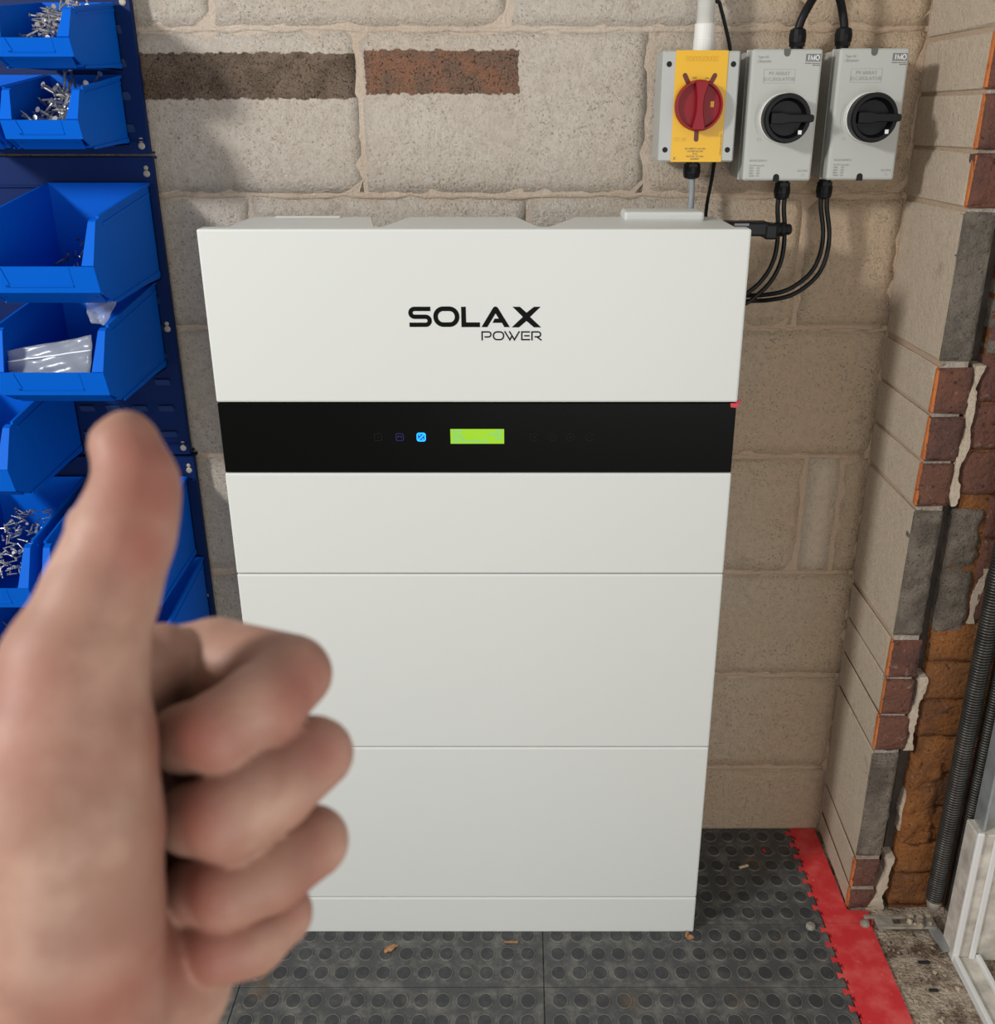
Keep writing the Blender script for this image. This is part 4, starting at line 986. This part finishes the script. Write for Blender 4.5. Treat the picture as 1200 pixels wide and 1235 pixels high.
def chain(Pn, c, k):
    d = cone(Pn, c[0], c[1])
    for i in range(1, len(c)-1): d = smin(d, cone(Pn, c[i], c[i+1]), k)
    return d
def hand_field(Pn):
    body = chain(Pn, CH['thumb'], 5.0)
    body = smin(body, chain(Pn, CH['knuckle'], 1.0), 3.5); body = smin(body, chain(Pn, CH['corner'], 1.0), 3.0)
    body = smin(body, chain(Pn, CH['arm'], 6.0), 14.0)
    body = smin(body, chain(Pn, CH['heel'], 6.0), 8.0)
    palm = chain(Pn, CH['palm1'], 1.0)
    for n in ('palm2', 'palm3', 'palm4'): palm = smin(palm, chain(Pn, CH[n], 1.0), 8.0)
    body = smin(body, palm, 9.0); body = smin(body, chain(Pn, CH['web'], 2.0), 7.0)
    fing = None
    for f in 'imrp':
        d = smin(chain(Pn, CH[f+'P'], 2.0), chain(Pn, CH[f+'F'], 3.0)+0.35, 0.8)
        fing = d if fing is None else smin(fing, d, 0.6)
    return smin(body, fing, 1.5)
def surface_nets(lo, hi, h):
    n = [int((b-a)/h)+1 for a, b in zip(lo, hi)]
    ax = [np.arange(k)*h+a for k, a in zip(n, lo)]
    f = np.empty(n, np.float32)
    for i, xv in enumerate(ax[0]):
        Yg, Zg = np.meshgrid(ax[1], ax[2], indexing='ij')
        f[i] = hand_field(np.stack([np.full_like(Yg, xv), Yg, Zg], -1))
    c = [f[i:n[0]-1+i, j:n[1]-1+j, k:n[2]-1+k] for i in (0, 1) for j in (0, 1) for k in (0, 1)]
    offs_ = [(i, j, k) for i in (0, 1) for j in (0, 1) for k in (0, 1)]
    ins = sum((q < 0).astype(np.int8) for q in c); act = (ins > 0) & (ins < 8)
    idx = -np.ones(act.shape, np.int64); idx[act] = np.arange(act.sum())
    base = np.argwhere(act).astype(np.float64); acc = np.zeros_like(base); cnt = np.zeros(len(base))
    cv = [q[act] for q in c]
    for a in range(8):
        for b in range(a+1, 8):
            d = np.array(offs_[b])-np.array(offs_[a])
            if np.abs(d).sum() != 1: continue
            m = (cv[a] < 0) != (cv[b] < 0); t = cv[a][m]/(cv[a][m]-cv[b][m])
            acc[m] += np.array(offs_[a])+t[:, None]*d; cnt[m] += 1
    V = (base+acc/cnt[:, None])*h+np.array(lo); Fq = []
    s = f < 0
    for axis in range(3):
        sl0 = [slice(None)]*3; sl1 = [slice(None)]*3; sl0[axis] = slice(0, -1); sl1[axis] = slice(1, None)
        e = np.argwhere(s[tuple(sl0)] != s[tuple(sl1)]); o1, o2 = [(1, 2), (2, 0), (0, 1)][axis]
        e = e[(e[:, o1] > 0) & (e[:, o2] > 0) & (e[:, o1] < act.shape[o1]) & (e[:, o2] < act.shape[o2])]
        def cell(d1, d2):
            q = e.copy(); q[:, o1] += d1; q[:, o2] += d2; return idx[q[:, 0], q[:, 1], q[:, 2]]
        quad = np.stack([cell(-1, -1), cell(0, -1), cell(0, 0), cell(-1, 0)], 1)
        flip = ~s[e[:, 0], e[:, 1], e[:, 2]]; quad[flip] = quad[flip][:, ::-1]
        Fq.append(quad)
    return V, np.concatenate(Fq)
V, Fq = surface_nets((-118, -278, -100), (66, 118, 50), 1.3)
Fq = Fq[(Fq >= 0).all(1)]
red = np.zeros(len(V))
for (x, y, z, r) in RED: red = np.maximum(red, np.exp(-((V-np.array((x, y, z)))**2).sum(1)/(2*r*r)))
me = bpy.data.meshes.new('hand'); me.from_pydata((V*0.001).tolist(), [], Fq.tolist()); me.update()
at = me.attributes.new('redness', 'FLOAT', 'POINT'); at.data.foreach_set('value', red.astype(np.float32))
for p in me.polygons: p.use_smooth = True
me.materials.append(M['skin'])
hand = bpy.data.objects.new('hand', me); COL.objects.link(hand)
hand.location = (-0.108, -1.4616, 1.2042)
hand.rotation_euler = (math.pi/2-PITCH, 0, 0)
md = hand.modifiers.new('soften', 'SMOOTH'); md.factor = 0.5; md.iterations = 1
tag(hand, 'blurred bare left hand giving a thumbs up in the foreground', 'hand')
bm = bmesh.new(); bmesh.ops.create_uvsphere(bm, u_segments=16, v_segments=10, radius=1, matrix=Matrix.Translation((-.0040, .1010, .0050)) @ Matrix.Rotation(0.12, 4, 'Z') @ Matrix.Rotation(0.25, 4, 'Y') @ Matrix.Diagonal((.0024, .0068, .0062, 1)))
new_obj('thumb_nail', bm, M['nail'], hand, True)

# ------------------------------------------------------------------ details that belong to one part become its sub-parts
RULES = {'knob_grip': 'knob', 'knob_pointer': 'knob', 'knob_window': 'knob', 'badge_letters': 'badge', 'badge_line': 'badge',
         'title_print': 'lid', 'type_print': 'lid', 'printed_outlines': 'lid', 'printed_square': 'lid', 'printed_title_box': 'lid', 'screw_recess': 'lid', 'screw_hole': 'lid',
         'slot': 'yellow_plate', 'embossed_name': 'yellow_plate', 'switch_marks': 'yellow_plate', 'approval_marks': 'yellow_plate',
         'label_holder': 'front_lip', 'foot': 'tub', 'side_rib': 'tub', 'bottom_runner': 'tub', 'top_rim': 'tub'}
bpy.context.view_layer.update()
for root in [o for o in COL.objects if o.parent is None and o.type == 'EMPTY']:
    kids = list(root.children); by = {}
    for k in kids: by.setdefault(k.name.split('.')[0], k)
    for k in kids:
        n = k.name.split('.')[0]; t = RULES.get(n)
        if n == 'rating_print': t = 'yellow_plate' if 'yellow_plate' in by else 'lid'
        if t in by:
            w = k.matrix_world.copy(); k.parent = by[t]
            k.matrix_parent_inverse = by[t].matrix_world.inverted() @ w @ k.matrix_basis.inverted()
